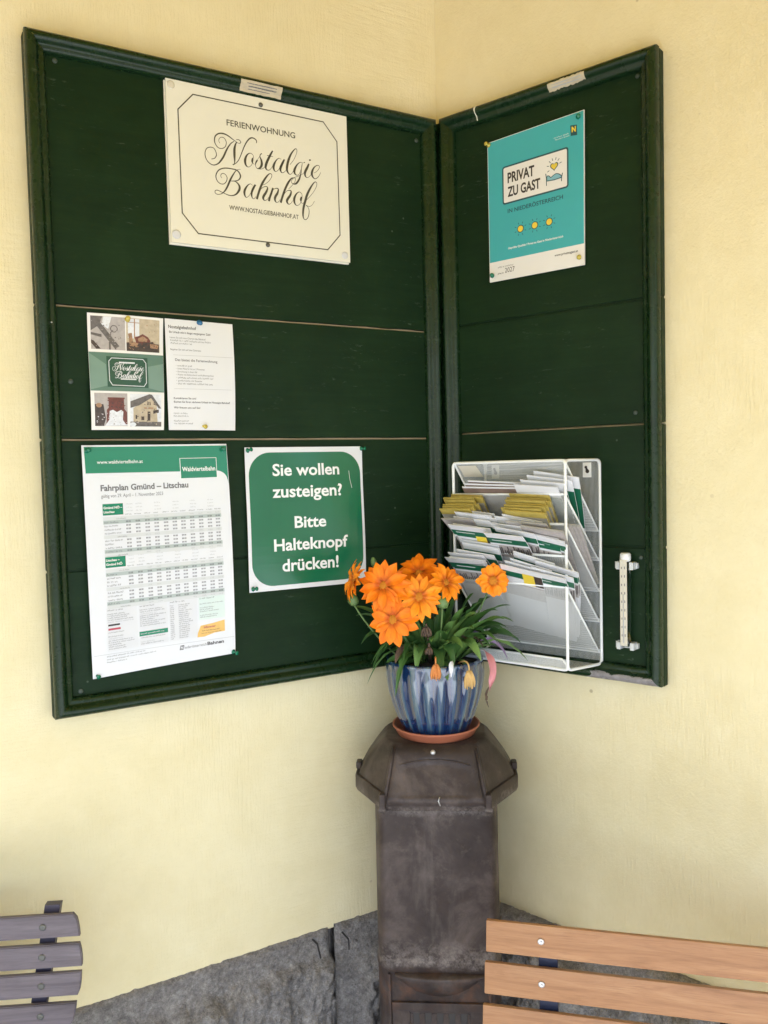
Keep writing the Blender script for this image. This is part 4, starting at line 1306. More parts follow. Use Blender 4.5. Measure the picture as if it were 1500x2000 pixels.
def put(style, slot, u, along, stack, label, group, fan=0.0, pitch=0.0, bend=.0, th=.0016, w=.099, l=.205):
    """slot = pocket; u = middle along the wall; along = how far its foot stands up the slope; stack = metres off the slope (towards the wall)"""
    key = (style, bend, th, w, l)
    nm = {'white': 'leaflet', 'picture': 'leaflet', 'yellow': 'booklet', 'green': 'leaflet', 'grey': 'booklet', 'brown': 'leaflet'}[style]
    if key not in protos:
        t = protos[key] = leaflet(nm, label, bend, th, w, l, style)
    else:
        t = copy_tree(protos[key])
    t['label'] = label
    t['group'] = group
    b0, b1, sv, sl = SL[slot]
    X = UR.copy()
    Y = sv.copy()
    Z = X.cross(Y).normalized()
    if Z.dot(NR) < 0:
        Z = -Z
    # the wall frame is mirrored: keep x along UR, y up the slope, z = front
    Y = (Y * math.cos(pitch) - Z * math.sin(pitch)).normalized()
    Z = X.cross(Y).normalized()
    base = b0 + UR * (u - RB0 - .003) + sv * along - Z * stack
    mt = Matrix((X, Y, Z)).transposed().to_4x4() @ Matrix.Rotation(fan, 4, 'Z')
    mt.translation = base
    t.matrix_world = mt
    t.location = base
    t.rotation_euler = mt.to_euler()
    return t
rg = random.Random(11)
# second pocket: brown picture leaflets and white green ones
for k in range(3):
    put('brown', 1, .205 + .004 * k, .008 + .004 * k, .004 + .004 * k, 'wide brown picture leaflet in the second rack pocket, %s from the front' % ORD[k], 'brown leaflets in the second pocket', R(-1.5 - k), .0, .0, .0012, .125, .185)
for k in range(4):
    put('green', 1, .305 + .005 * k, .016 + .003 * k, .003 + .0042 * k, 'white leaflet with green print in the second rack pocket, %s from the front' % ORD[k], 'white and green leaflets in the second pocket', R(-5 - 2 * k), .03 * k, .004, .0014, .092, .185)
# third pocket: two stacks of yellow edged booklets
for k in range(8):
    put('yellow', 2, .152 + rg.uniform(-.003, .003), .022 + rg.uniform(-.003, .003) + .0004 * k, .003 + .0036 * k, 'yellow edged booklet in the left stack of the rack, %s from the front' % ORD[k], 'yellow booklets in the left stack', R(rg.uniform(-3, 1.5)), -.010 * (7 - k), .0, .0027, .074)
put('grey', 2, .165, .016, .002, 'grey cover leaflet hanging in front of the left yellow stack', 'grey leaflets under the yellow booklets', R(2), -.13, .006, .0014, .074)
for k in range(8):
    put('yellow', 2, .292 + rg.uniform(-.003, .003), .020 + rg.uniform(-.003, .003) + .0006 * k, .003 + .0036 * k, 'yellow edged booklet in the right stack of the rack, %s from the front' % ORD[k], 'yellow booklets in the right stack', R(rg.uniform(-5, -1)), -.010 * (7 - k), .0, .0027, .086)
for k in range(2):
    put('grey', 2, .300 + .012 * k, .010 - .004 * k, .002 - .001 * k, 'grey cover leaflet under the right yellow stack, %s from the top' % ORD[k], 'grey leaflets under the yellow booklets', R(-4 - 6 * k), -.14 - .03 * k, .004, .0014, .086)
# fourth and fifth pockets: fans of white leaflets with a green band
def fan(slot, u, n, a0, label, group, f0, style0='white', spread=.003, da=.0035):
    for k in range(n):
        put(style0 if k == 0 else 'white', slot, u + spread * k * .5 + rg.uniform(-.0015, .0015), a0 + da * k + rg.uniform(-.002, .002), -.0 + .004 + .0042 * k, label + ', %s from the front' % ORD[k], group, R(f0 + rg.uniform(-4, 2.5) - .6 * k), .012 * k + rg.uniform(-.02, .03), rg.choice((.004, .010, .016)), .0016, .084, .200)
fan(3, .166, 6, .056, 'green banded white leaflet, left fan of the fourth pocket', 'white leaflets in the fourth pocket', -4, 'picture')
fan(3, .252, 5, .050, 'green banded white leaflet, middle fan of the fourth pocket', 'white leaflets in the fourth pocket', -8)
fan(3, .290, 3, .038, 'green banded white leaflet, right fan of the fourth pocket', 'white leaflets in the fourth pocket', -12)
fan(4, .166, 6, .050, 'green banded white leaflet, left fan of the fifth pocket', 'white leaflets in the fifth pocket', -3)
fan(4, .250, 5, .042, 'green banded white leaflet, middle fan of the fifth pocket', 'white leaflets in the fifth pocket', -14, 'picture')
fan(4, .304, 4, .028, 'green banded white leaflet, right fan of the fifth pocket', 'white leaflets in the fifth pocket', -14)
for k in range(3):
    put('grey', 2, .340 + .003 * k, -.004 - .003 * k, .006 + .004 * k, 'grey leaflet slipping out at the right rack side, %s from the front' % ORD[k], 'leaflets slipping out of the third pocket', R(-1 - k), .0, .0, .0016, .080, .18)

# ------------------------------------------------------------------ thermometer
to = PR(.446, 1.235, .02)
th = thing('thermometer', 'slim cream outdoor thermometer in a glass tube on the right board', 'thermometer', to)
wall_box(PR, .4420, .4560, 1.2435, 1.4115, .0440, .0462, .0006).build('scale', 'scale', th, to)
m = MB()
for k in range(9):
    z = 1.262 + .0165 * k
    for u, h in ((.4450, .0042), (.4512, .0050)):
        m.add([PR(u, z, .0464), PR(u + .0016, z, .0464), PR(u + .0016, z + h, .0464), PR(u, z + h, .0464)], [(0, 1, 2, 3)])
m.build('scale_numbers', 'ink_mid', th, to)
m = MB()
for k in range(60):
    z = 1.254 + .0025 * k
    m.add([PR(.4478, z, .0464), PR(.4498, z, .0464), PR(.4498, z + .0006, .0464), PR(.4478, z + .0006, .0464)], [(0, 1, 2, 3)])
m.build('scale_marks', 'ink_pale', th, to)
MB().tube([PR(.449, 1.242, .0345), PR(.449, 1.412, .0345)], .0096, 20).build('glass_tube', 'glass', th, to, True)
MB().tube([PR(.449, 1.250, .0464), PR(.449, 1.345, .0464)], .0009, 8).build('capillary', 'ink_pale', th, to, True)
cp = MB().tube([PR(.449, 1.408, .0345), PR(.449, 1.412, .0345), PR(.449, 1.422, .0345), PR(.449, 1.4245, .0345)], [.0098, .0108, .0104, .0082], 20)
cp.build('cap', 'rod', th, to, True)
for z in (1.3995, 1.2420):
    br = MB()
    br.v, br.f = [], []
    for s in (-1, 1):
        c = .449 + s * .0135
        x = wall_box(PR, c - .0042, c + .0042, z - .0075, z + .0075, .0205, .041, .0014)
        br.add(x.v, x.f)
        x = wall_box(PR, c + s * .0042, c + s * .0085, z - .0055, z + .0055, .0205, .030, .0012)
        br.add(x.v, x.f)
    x = wall_box(PR, .4395, .4585, z - .0065, z + .0065, .0205, .0255, .0008)
    br.add(x.v, x.f)
    br.build('bracket', 'plastic', th, to)

# ------------------------------------------------------------------ cast iron stove (local frame: x right, -y towards the viewer)
BIS = Vector((-.569, -.822, 0)).normalized()
LAT = Vector((-BIS.y, BIS.x, 0))
def corner_pt(lat, t, z=0.0):
    return LAT * lat + BIS * t + Vector((0, 0, z))
STA = math.atan2(LAT.y, LAT.x)
SX, ST = -.0285, .230
stv = thing('cast_iron_stove', 'tall brown cast iron stove with a sloping lid standing in the wall corner', 'stove', corner_pt(SX, ST), STA)
def round_poly(pts, rad, n=6):
    out = []
    m_ = len(pts)
    for i in range(m_):
        p = Vector(pts[i])
        a = Vector(pts[i - 1]) - p
        b_ = Vector(pts[(i + 1) % m_]) - p
        r = min(rad, a.length * .45, b_.length * .45)
        a.normalize()
        b_.normalize()
        for k in range(n):
            t = k / (n - 1)
            out.append((p + a * r) * (1 - t) ** 2 + p * 2 * t * (1 - t) + (p + b_ * r) * t * t)
    return out
def ring(pts, z):
    return [Vector((p.x, p.y, z)) for p in pts]
BODY = [(-.108, -.128), (.108, -.128), (.121, -.105), (.121, .105), (.105, .125), (-.105, .125), (-.121, .105), (-.121, -.105)]
def body_ring(k, z, dy=0.0):
    return ring(round_poly([(x * k, y * k + dy) for x, y in BODY], .022), z)
MB().loft([body_ring(1.0, .30), body_ring(1.0, .620), body_ring(1.012, .626), body_ring(1.018, .633), body_ring(1.004, .641), body_ring(1.0, .65), body_ring(.995, .80), body_ring(.99, .955)]).build('body', 'iron', stv, None, True)
b_ = MB().loft([body_ring(1.06, .02), body_ring(1.06, .06), body_ring(1.02, .10), body_ring(1.0, .30)])
b_.build('foot', 'iron', stv, None, True)
smooth_by_angle(stv.children[0], 30)
# lid
LB = [(-.102, -.140), (.102, -.140), (.166, -.030), (.166, .035), (.100, .125), (-.100, .125), (-.166, .035), (-.166, -.030)]
LT = [(-.082, -.092), (.082, -.092), (.104, -.045), (.104, .045), (.080, .090), (-.080, .090), (-.104, .045), (-.104, -.045)]
def mixp(t, k=1.0, bulge=0.0):
    return [((a[0] * (1 - t) + b[0] * t) * k + (bulge * (1 if a[0] > 0 else -1) if abs(a[0]) > .12 else 0), (a[1] * (1 - t) + b[1] * t) * k) for a, b in zip(LB, LT)]
rr = lambda pts, z, rad=.007: ring(round_poly(pts, rad), z)
lid = MB().loft([rr(mixp(0, .93), .948), rr(mixp(0, .985), .944), rr(mixp(0), .950), rr(mixp(0), .972), rr(mixp(0, .985), .976), rr(mixp(.04, .965), .9765), rr(mixp(.10, .972), .985), rr(mixp(.35, .985), 1.008), rr(mixp(.65, .995), 1.031), rr(mixp(.93, 1.0), 1.051), rr(mixp(1.0, .985), 1.0555), rr(mixp(1.0, .955), 1.0575)])
lo = lid.build('lid', 'iron', stv, None, True)
smooth_by_angle(lo, 38)
# front flap of the lid: a sloping plate with a raised arch and rounded side ribs
def flap_pt(x, s, out=0.0):
    y = -.1425 + .048 * max(0, (s - .12) / .88) - .002 * (1 - s)
    z = .9555 + .099 * s
    return Vector((x, y - out * .9, z + out * .42))
m = MB()
nx, ns = 24, 18
V = []
for j in range(ns + 1):
    s = j / ns
    hw = .0985 - .0185 * s
    for i in range(nx + 1):
        x = -hw + 2 * hw * i / nx
        e = min((hw - abs(x)) / .006, s * 9, (1 - s) * 9, 1)
        rec = 0
        q = (x / .074) ** 2
        if .16 < s < .74 - .10 * q and abs(x) < .070:
            rec = -.0028
        V.append(flap_pt(x, s, .005 * max(0, e) ** .5 + rec))
F = [(j * (nx + 1) + i, j * (nx + 1) + i + 1, (j + 1) * (nx + 1) + i + 1, (j + 1) * (nx + 1) + i) for j in range(ns) for i in range(nx)]
m.add(V, F)
m.build('front_flap', 'iron', stv, None, True)
arch = [flap_pt(x, .77 - .10 * (x / .074) ** 2, .006) for x in [-.068 + .136 * k / 24 for k in range(25)]]
MB().tube(arch, .0017, 6).build('raised_arch', 'iron', stv, None, True)
for sx in (-1, 1):
    MB().tube([flap_pt(sx * .0985, .02, .003), flap_pt(sx * .092, .35, .004), flap_pt(sx * .0855, .7, .004), flap_pt(sx * .080, .98, .002)], [.0042, .0040, .0036, .003], 8).build('side_rib', 'iron', stv, None, True)
    h = MB().box(sx * .101 - .0062, sx * .101 + .0062, -.1525, -.134, .946, .981, .003)
    h.tube([Vector((sx * .101 - .0066, -.146, .9505)), Vector((sx * .101 + .0066, -.146, .9505))], .0068, 10)
    h.build('hinge_lug', 'iron', stv, None, False)
    MB().box(sx * .160 - .006, sx * .160 + .006, -.010, .014, .9775, .993, .003).build('lid_lug', 'iron', stv)
kp = flap_pt(-.003, .90, .006)
MB().lathe([(.0030, 0), (.0026, .006), (.0046, .009), (.0050, .0125), (.0036, .0155), (.001, .0165)], 14).xform(Matrix.Translation(kp) @ Matrix.Rotation(R(72), 4, 'X')).build('lid_knob', 'zinc', stv, None, True)
MB().tube([flap_pt(.0085, .17, .006), flap_pt(.006, .10, .006), flap_pt(.0095, .01, .006)], .0012, 5).build('scratch', 'zinc', stv, None, True)
# lower front: bowed ledge, frame and slotted ash door
yF = -.1285
m = MB()
V = []
N = 24
for i in range(N + 1):
    x = -.086 + .172 * i / N
    q = 1 - (x / .088) ** 2
    zb = .617 - .045 * max(0, q) ** .9
    for z, o_ in ((.619, .0), (.6175, .006 + .012 * q), (.613, .007 + .013 * q), (zb * .5 + .613 * .5, .004 + .009 * q), (zb, .0)):
        V.append((x, yF - o_, min(z, .619)))
F = [(i * 5 + j, i * 5 + j + 1, (i + 1) * 5 + j + 1, (i + 1) * 5 + j) for i in range(N) for j in range(4)]
m.add(V, F)
m.build('bowed_ledge', 'iron', stv, None, True)
for x in (-.100, .094):
    MB().box(x, x + .006, yF - .006, yF + .004, .30, .618, .002).build('door_jamb', 'iron', stv)
d = MB()
for x0, x1, z0, z1, y in ((-.093, .093, .545, .5615, yF - .006), (-.093, -.058, .36, .545, yF - .004), (.058, .093, .36, .545, yF - .004), (-.058, .058, .5385, .545, yF - .002), (-.058, .058, .36, .49, yF - .002)):
    d.box(x0, x1, y, yF + .003, z0, z1, .0015)
for k in range(6):
    x = -.058 + .0232 * k
    d.box(x - .0055, x + .0055, yF - .0018, yF + .003, .49, .5385, .001)
dd = d.build('ash_door', 'iron', stv)
MB().box(-.057, .057, yF - .0004, yF + .002, .49, .5385).build('painted_slot_dark', 'ink', dd)  # black panel paints the dark of the vent openings between the bars

# ------------------------------------------------------------------ saucer, pot and plant
PZ = 1.0575
sx, st = -.0265, .238
sc = thing('plant_saucer', 'terracotta coloured plastic saucer under the blue pot on the stove', 'saucer', corner_pt(sx, st, PZ), STA)
MB().lathe([(.076, 0), (.0795, .001), (.0865, .0155), (.0895, .0172), (.0895, .0195), (.0865, .0200), (.0845, .0180), (.0790, .0045), (.040, .0032), (.001, .0032)], 56).build('dish', 'terra', sc, None, True)
pot = thing('flower_pot', 'blue streaked glazed flower pot with ribbed sides on the terracotta saucer', 'flower pot', corner_pt(sx, st, PZ + .0036), STA)
def rib(a, r, z):
    if z < .012 or z > .142 or r < .04:
        return 0
    k = min(1, (z - .012) / .02, (.142 - z) / .012)
    return .0021 * k * math.cos(22 * a)
MB().lathe([(.060, 0), (.0655, .0012), (.0685, .006), (.0690, .012), (.0722, .018), (.0812, .042), (.0893, .066), (.0955, .090), (.0985, .112), (.0990, .130), (.0985, .142), (.0992, .147), (.0987, .1515), (.0962, .1535), (.0925, .152), (.0905, .146), (.0885, .130), (.080, .124), (.001, .124)], 176, rib).build('glazed_wall', 'glaze', pot, None, True)
m = MB()
V = []
n = 20
for j in range(n + 1):
    r = .089 * j / n
    for k in range(32):
        a = k * 2 * math.pi / 32
        V.append((r * math.cos(a), r * math.sin(a), .140 + .006 * mnoise.noise(Vector((r * 60 * math.cos(a), r * 60 * math.sin(a), 3))) + .01 * (1 - (r / .089) ** 2)))
F = [(j * 32 + k, j * 32 + (k + 1) % 32, (j + 1) * 32 + (k + 1) % 32, (j + 1) * 32 + k) for j in range(n) for k in range(32)]
obj('soil', V, F, 'soil', pot, None, True)

Z0 = PZ + .148
pl = thing('gazania_plant', 'orange flowering gazania plant growing in the blue pot', 'plant', corner_pt(sx, st, Z0), STA)
def loc(lat, t, z):
    return Vector((lat - sx, -(t - st), z - Z0))
def bez(p0, p1, p2, n):
    return [(p0 * (1 - t) ** 2 + p1 * 2 * t * (1 - t) + p2 * t * t) for t in [k / n for k in range(n + 1)]]
def leaf(p0, p1, p2, w, mat='leaf', name='leaf', roll=0.0, lobes=0, fold=.35):
    n = 14
    c = bez(Vector(p0), Vector(p1), Vector(p2), n)
    V = []
    for i, p in enumerate(c):
        t = (c[min(i + 1, n)] - c[max(i - 1, 0)]).normalized()
        side = t.cross(Vector((0, 0, 1)))
        if side.length < .15:
            side = t.cross(Vector((0, -1, 0)))
        side.normalize()
        up = side.cross(t).normalized()
        ra = roll + .25 * math.sin(i * .5 + w * 900)
        side, up = side * math.cos(ra) + up * math.sin(ra), up * math.cos(ra) - side * math.sin(ra)
        k = i / n
        ww = w * (.14 + .86 * max(0.0, math.sin(math.pi * min(1, max(0, (k - .12) / .88)) ** .72)) ** .8) if k > .12 else w * .14
        if i == n:
            ww = w * .04
        if lobes:
            ww *= 1 + .28 * math.sin(i * 2.6 + lobes)
        V += [p + side * ww / 2 + up * ww * fold * .5, p + side * ww * .25 + up * ww * fold * .16, p, p - side * ww * .25 + up * ww * fold * .16, p - side * ww / 2 + up * ww * fold * .5]
    F = [(i * 5 + j, i * 5 + j + 1, (i + 1) * 5 + j + 1, (i + 1) * 5 + j) for i in range(n) for j in range(4)]
    return obj(name, V, F, mat, pl, None, True)
rl = random.Random(5)
# the leaves the eye can follow one by one: tip (lateral, towards viewer, height), width, droop
LV = [((.158, .29, 1.214), .020, .055), ((.132, .28, 1.290), .017, .045), ((.128, .27, 1.322), .017, .03), ((.090, .24, 1.335), .018, .02), ((.112, .30, 1.300), .017, .03),
      ((.055, .25, 1.345), .016, .01), ((.030, .24, 1.350), .016, .01), ((.075, .29, 1.270), .018, .04), ((.120, .25, 1.262), .018, .05),
      ((-.162, .28, 1.168), .013, .07), ((-.183, .27, 1.305), .017, .03), ((-.188, .26, 1.322), .015, .02), ((-.172, .29, 1.250), .016, .06), ((-.150, .31, 1.215), .017, .07), ((-.140, .26, 1.300), .018, .02),
      ((-.102, .335, 1.158), .013, .075), ((-.060, .33, 1.205), .016, .06), ((-.012, .335, 1.185), .016, .07), ((.012, .33, 1.215), .018, .06), ((-.125, .32, 1.240), .017, .05),
      ((-.030, .33, 1.262), .018, .03), ((.000, .32, 1.275), .018, .03), ((.030, .33, 1.250), .019, .03), ((.052, .32, 1.285), .018, .02), ((-.055, .33, 1.240), .018, .03), ((.085, .31, 1.245), .018, .05),
      ((.102, .27, 1.312), .017, .03), ((.070, .26, 1.328), .017, .02), ((.120, .29, 1.280), .018, .04), ((.100, .31, 1.252), .018, .05), ((.146, .28, 1.248), .018, .05), ((.060, .30, 1.312), .017, .02),
      ((.040, .30, 1.326), .016, .015), ((-.160, .27, 1.280), .017, .03), ((-.150, .30, 1.200), .016, .07), ((.020, .31, 1.300), .017, .02), ((-.085, .32, 1.225), .017, .05), ((.065, .33, 1.225), .017, .06), ((-.010, .28, 1.318), .015, .01)]
for i, ((la, t, z), w, dr) in enumerate(LV):
    tip = loc(la, t, z)
    base = Vector((tip.x * .22 + rl.uniform(-.012, .012), tip.y * .25 + rl.uniform(-.01, .01), -.005))
    midp = base * .45 + tip * .55 + Vector((0, -.004, dr + .028))
    leaf(base, midp, tip, w * 1.55, roll=rl.uniform(-.3, .3), lobes=(i % 3 == 0) * (i + 1))
for i in range(70):
    a = rl.uniform(0, 2 * math.pi)
    r = rl.uniform(.03, .15)
    h = rl.uniform(.015, .135) - r * .35
    tip = Vector((r * math.cos(a), r * math.sin(a) * .75, h))
    base = Vector((.3 * tip.x + rl.uniform(-.01, .01), .3 * tip.y, -.006))
    leaf(base, (base + tip) / 2 + Vector((0, 0, rl.uniform(.02, .05))), tip, rl.uniform(.016, .025), roll=rl.uniform(-.8, .8), lobes=(i % 4 == 0) * (i + 1))
# flowers
def flower(lat, t, z, face, Rr, n=15, seed=0, wide=1.0, blunt=0.0, cup=.25):
    Rr *= .95
    rf = random.Random(seed)
    c = loc(lat, t, z)
    zx = Vector((face[0], -face[1], face[2])).normalized()
    q = zx.to_track_quat('Z', 'Y')
    V, F = [], []
    UV = []
    n += 3
    for k in range(n):
        a = 2 * math.pi * k / n + rf.uniform(-.09, .09)
        L = Rr * rf.uniform(.88, 1.08)
        lay2 = k % 2
        L *= 1 - .10 * lay2
        W = Rr * .33 * wide * rf.uniform(.9, 1.12)
        lay = (k % 2) * .0030
        cu = cup * rf.uniform(.6, 1.5)
        tw = rf.uniform(-.3, .3)
        b0 = len(V)
        nl, nw = 8, 4
        for j in range(nl + 1):
            s = j / nl
            r = .006 + (L - .006) * s
            w = W * (.34 + .66 * math.sin(math.pi * min(.5, s * .78))) if s < .62 else W * (1 - ((s - .62) / .38) ** (1.25 + blunt))
            w = max(w, W * .03)
            lift = lay + cu * r * (1 - .75 * s) + .002 * math.sin(3 * s + k) - .004 * max(0, s - .7) * rf.uniform(.5, 1.5)
            for i in range(nw + 1):
                x = (i / nw - .5) * w
                zz = lift + .16 * abs(x) + (x * tw * s) - (.0012 if i == 2 else 0)
                p = Vector((r * math.cos(a) - x * math.sin(a), r * math.sin(a) + x * math.cos(a), zz))
                V.append(c + q @ p)
                UV.append((i / nw + k * 1.37, s))
        F += [(b0 + j * (nw + 1) + i, b0 + j * (nw + 1) + i + 1, b0 + (j + 1) * (nw + 1) + i + 1, b0 + (j + 1) * (nw + 1) + i) for j in range(nl) for i in range(nw)]
    fl = obj('flower', V, F, 'petal', pl, None, True, UV)
    m = MB().lathe([(.0092, .0005), (.0098, .0025), (.0085, .0050), (.0055, .0068), (.001, .0075)], 24)
    m.v = [c + q @ v for v in m.v]
    m.build('flower_centre', 'disc', fl, None, True)
    base = Vector((c.x * .3, c.y * .35 + .01, -.005))
    m = MB().tube(bez(base, Vector((c.x * .75, c.y * .7 + .012, c.z * .55)), c - zx * .012, 10), .0019, 7)
    m.tube([c - zx * .014, c - zx * .008, c - zx * .001], [.0030, .0062, .0075], 10)
    m.build('stem', 'stem', fl, None, True)
    return fl
flower(-.1755, .300, 1.3800, (-.85, .35, .30), .046, 15, 1, .9, 0, .5)
flower(-.1205, .320, 1.3715, (-.18, .93, .30), .056, 14, 2, 1.15)
flower(-.0530, .285, 1.3890, (.02, .62, .78), .052, 14, 3, 1.05, 0, .45)
flower(-.0515, .325, 1.3495, (.03, .95, .28), .053, 13, 4, 1.0)
flower(-.0020, .300, 1.3720, (.52, .72, .46), .047, 14, 5, 1.0, 0, .4)
flower(-.1030, .335, 1.3080, (-.10, .95, .18), .054, 12, 6, 1.15, .6, .15)
flower(.0925, .290, 1.3745, (.10, .97, .22), .037, 13, 7, 1.25, 1.6, .12)
# buds
def bud(lat, t, z, axis, r, lng):
    c = loc(lat, t, z)
    q = Vector((axis[0], -axis[1], axis[2])).normalized().to_track_quat('Z', 'Y')
    m = MB().lathe([(r * .4, 0), (r * .85, lng * .15), (r, lng * .4), (r * .8, lng * .75), (r * .35, lng)], 14, lambda a, rr_, zz: rr_ * .09 * math.cos(7 * a))
    m.v = [c + q @ v for v in m.v]
    base = Vector((c.x * .35, c.y * .3, -.005))
    m.tube(bez(base, Vector((c.x * .8, c.y * .8, c.z * .5)), c, 8), .0018, 7)
    m.build('bud', 'bud', pl, None, True)
bud(-.1830, .29, 1.330, (-.1, .35, .9), .0105, .025)
bud(-.0075, .315, 1.328, (.1, .5, .85), .0125, .024)
bud(-.1400, .29, 1.405, (-.2, 0, 1), .006, .020)
# withered flower heads hanging over the rim
def withered(lat, t, z, ln, w, mat):
    c = loc(lat, t, z)
    rw = random.Random(int(abs(lat) * 9999))
    m = MB()
    for k in range(13):
        x = (k / 12 - .5) * w
        top = c + Vector((x * .5, rw.uniform(-.003, .003), ln * .5))
        bot = c + Vector((x * 1.25 + rw.uniform(-.002, .002), rw.uniform(-.005, .004), -ln * .5 * rw.uniform(.75, 1.1)))
        m.tube(bez(top, (top + bot) / 2 + Vector((x * .7, -.003, 0)), bot, 5), [.0016, .0022, .0024, .0022, .0016, .0007], 5)
    top = c + Vector((0, 0, ln * .5))
    m.tube(bez(top, top + Vector((0, -.01, .03)), Vector((c.x * .7, c.y * .45, .004)), 8), .0017, 6)
    m.build('withered_flower', mat, pl, None, True)
withered(-.0225, .345, 1.207, .030, .012, 'dry')
withered(.0415, .340, 1.190, .036, .013, 'tan')
withered(-.040, .32, 1.280, .020, .014, 'brown')
withered(-.035, .325, 1.243, .014, .010, 'brown')
for p0, p1, p2, w, mat, nm in (
    (loc(.071, .29, 1.238), loc(.094, .34, 1.225), loc(.080, .335, 1.165), .017, 'pink', 'pink_withered_leaf'),
    (loc(.083, .33, 1.18), loc(.066, .335, 1.155), loc(.078, .33, 1.133), .006, 'brown', 'dry_leaf_tip'),
    (loc(.060, .27, 1.250), loc(.100, .28, 1.262), loc(.119, .285, 1.215), .020, 'lilac', 'lilac_withered_leaf'),
    (loc(.030, .27, 1.262), loc(.060, .27, 1.278), loc(.075, .27, 1.252), .014, 'lilac', 'lilac_withered_leaf'),
    (loc(.045, .27, 1.262), loc(.060, .29, 1.262), loc(.070, .295, 1.244), .012, 'brown', 'dry_leaf'),
    (loc(.020, .28, 1.262), loc(.040, .30, 1.266), loc(.055, .305, 1.246), .014, 'brown', 'dry_leaf'),
    (loc(-.085, .29, 1.250), loc(-.095, .33, 1.248), loc(-.100, .335, 1.222), .012, 'brown', 'dry_leaf'),
    (loc(.010, .33, 1.225), loc(.006, .345, 1.222), loc(.006, .345, 1.196), .009, 'ph_white', 'pale_petal')):
    leaf(p0, p1, p2, w, mat, nm, .4, 0, .5)

# ------------------------------------------------------------------ bench on the right
A = Vector((-.3193, -.557, 0))
bn = thing('garden_bench', 'slatted orange brown wooden bench in front of the right wall', 'bench', A, math.atan2(-.6937, .7203))
def wood_slat(parent, x0, x1, z0, z1, y0, y1, mat, screws, smat, name='back_slat', lean=0.0):
    L = Matrix.Translation((0, y0, (z0 + z1) / 2)) @ Matrix.Rotation(-lean, 4, 'X') @ Matrix.Translation((0, -y0, -(z0 + z1) / 2))
    m = MB().box(x0, x1, y0, y1, z0, z1, .0016).xform(L)
    o = m.build(name, mat, parent)
    smooth_by_angle(o, 30)
    for x in screws:
        zz = (z0 + z1) / 2
        q = MB().lathe([(.0050, 0), (.0052, .0008), (.0040, .0018), (.0016, .0019), (.0012, .0010)], 16).xform(Matrix.Translation((x, y0, zz)) @ Matrix.Rotation(R(90), 4, 'X'))
        q.build('screw', smat, o, None, True)
    return o
for k, (zt, x0) in enumerate(((.8800, .0), (.8111, -.0037), (.7400, -.0080), (.6690, -.010))):
    wood_slat(bn, x0 - .001, 1.10 - x0, zt - .0466, zt, .0, .012, 'bwood', (.0845, 1.015), 'zinc', 'back_slat', R(14))
for x in (.0795, 1.0045):
    m = MB().box(x, x + .0295, .0195, .0255, .36, .873, .001)
    m.box(x, x + .0295, .0255, .0300, .05, .60, .001)
    m.box(x, x + .0295, -.43, .0190, .412, .424, .001)
    m.build('back_strap', 'navy', bn)
    m = MB().tube([(x + .015, .028, .42), (x + .015, .09, .0)], .012, 8).tube([(x + .015, -.42, .412), (x + .015, -.45, .0)], .012, 8)
    m.build('leg', 'navy', bn, None, True)
for k in range(4):
    wood_slat(bn, -.01, 1.11, .4245, .4435, -.08 - .092 * k - .046, -.08 - .092 * k, 'bwood', (), 'zinc', 'seat_slat')

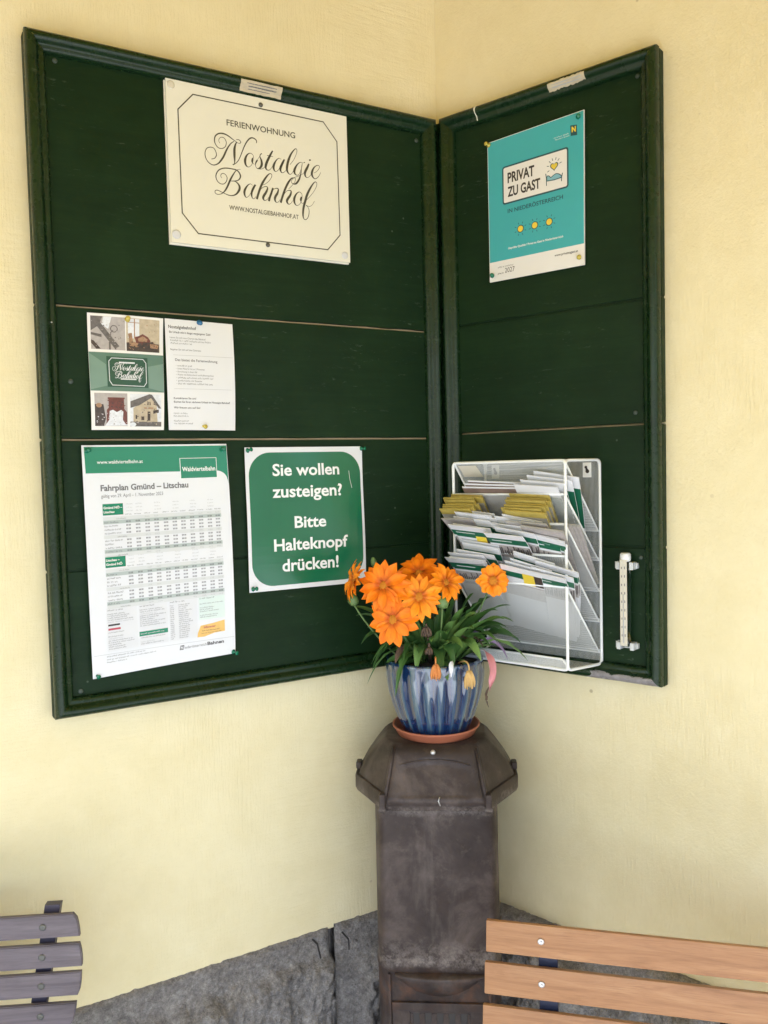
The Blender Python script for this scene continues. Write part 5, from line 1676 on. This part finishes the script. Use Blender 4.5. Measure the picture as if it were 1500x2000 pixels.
# ------------------------------------------------------------------ chair on the left
A = Vector((-.9828, -.1598, 0))
ch = thing('garden_chair', 'mauve stained slatted garden chair in front of the left wall', 'chair', A, math.atan2(-.4358, .9))
def shaped_slat(zt, zb, xt, xb, rt, rb):
    """a back slat whose right (and mirrored left) end follows the curve of the chair back"""
    cx = -.095
    def endp(s):
        pts = []
        for k in range(6):
            t = k / 5
            pts.append((xb + (xt - xb) * t + .0012 * math.sin(math.pi * t), zb + (zt - zb) * t))
        return pts
    e = endp(1)
    # soften the two corners
    e[0] = (e[0][0] - rb, e[0][1])
    e[-1] = (e[-1][0] - rt, e[-1][1])
    right = e
    left = [(2 * cx - x, z) for x, z in reversed(e)]
    prof = right + left
    n = len(prof)
    V = [(x, 0, z) for x, z in prof] + [(x, .009, z) for x, z in prof]
    F = [tuple(range(n)), tuple(range(2 * n - 1, n - 1, -1))] + [(i, i + n, (i + 1) % n + n, (i + 1) % n) for i in range(n)]
    bm = bmesh.new()
    vs = [bm.verts.new(v) for v in V]
    for f in F:
        bm.faces.new([vs[i] for i in f])
    bmesh.ops.recalc_face_normals(bm, faces=bm.faces[:])
    bmesh.ops.bevel(bm, geom=[e_ for e_ in bm.edges if abs(e_.verts[0].co.y - e_.verts[1].co.y) < 1e-6], offset=.0014, segments=2, affect='EDGES')
    o = MB().bm(bm).build('back_slat', 'cwood', ch)
    zz = (zt + zb) / 2
    for x in (.0655 - (.8835 - zz) * .07, 2 * cx - .0655 + (.8835 - zz) * .07):
        q = MB().lathe([(.0054, 0), (.0056, .0008), (.0042, .0020), (.001, .0022)], 16)
        q.box(-.0042, .0042, -.0006, .0006, .0016, .0024)
        q.xform(Matrix.Translation((x, 0, zz)) @ Matrix.Rotation(R(90), 4, 'X') @ Matrix.Rotation(R(40 + 900 * zz), 4, 'Z'))
        q.build('screw', 'screw', o, None, False)
    return o
shaped_slat(.8997, .8622, .1166, .1220, .004, .0)
shaped_slat(.8505, .8125, .1212, .1236, .0005, .0005)
shaped_slat(.8032, .7648, .1216, .1160, .0, .0015)
shaped_slat(.7527, .7150, .1116, .1030, .0, .003)
shaped_slat(.7030, .6660, .1000, .0880, .0, .003)
for s in (0, 1):
    f_ = lambda x: x if not s else -.19 - x
    m = MB()
    m.add([Vector(p) for y in (.0165, .0300) for p in ((f_(.0644), y, .9085), (f_(.0890), y, .9085), (f_(.0480), y, .68), (f_(.0235), y, .68))], [(0, 1, 2, 3), (7, 6, 5, 4), (0, 4, 5, 1), (1, 5, 6, 2), (2, 6, 7, 3), (3, 7, 4, 0)])
    m.tube([(f_(.036), .023, .69), (f_(.034), .02, .45), (f_(.034), -.36, .0)], .011, 8)
    m.tube([(f_(.034), -.33, .44), (f_(.034), .07, .0)], .010, 8)
    m.build('back_post', 'cedge', ch)
for k in range(4):
    wood_slat(ch, -.31, .12, .445, .461, -.06 - .085 * k - .036, -.06 - .085 * k, 'cwood', (), 'screw', 'seat_slat')
m = MB().box(-.21, -.20, -.36, .0, .432, .4445, .001).box(.01, .02, -.36, .0, .432, .4445, .001)
m.build('seat_rail', 'cedge', ch)
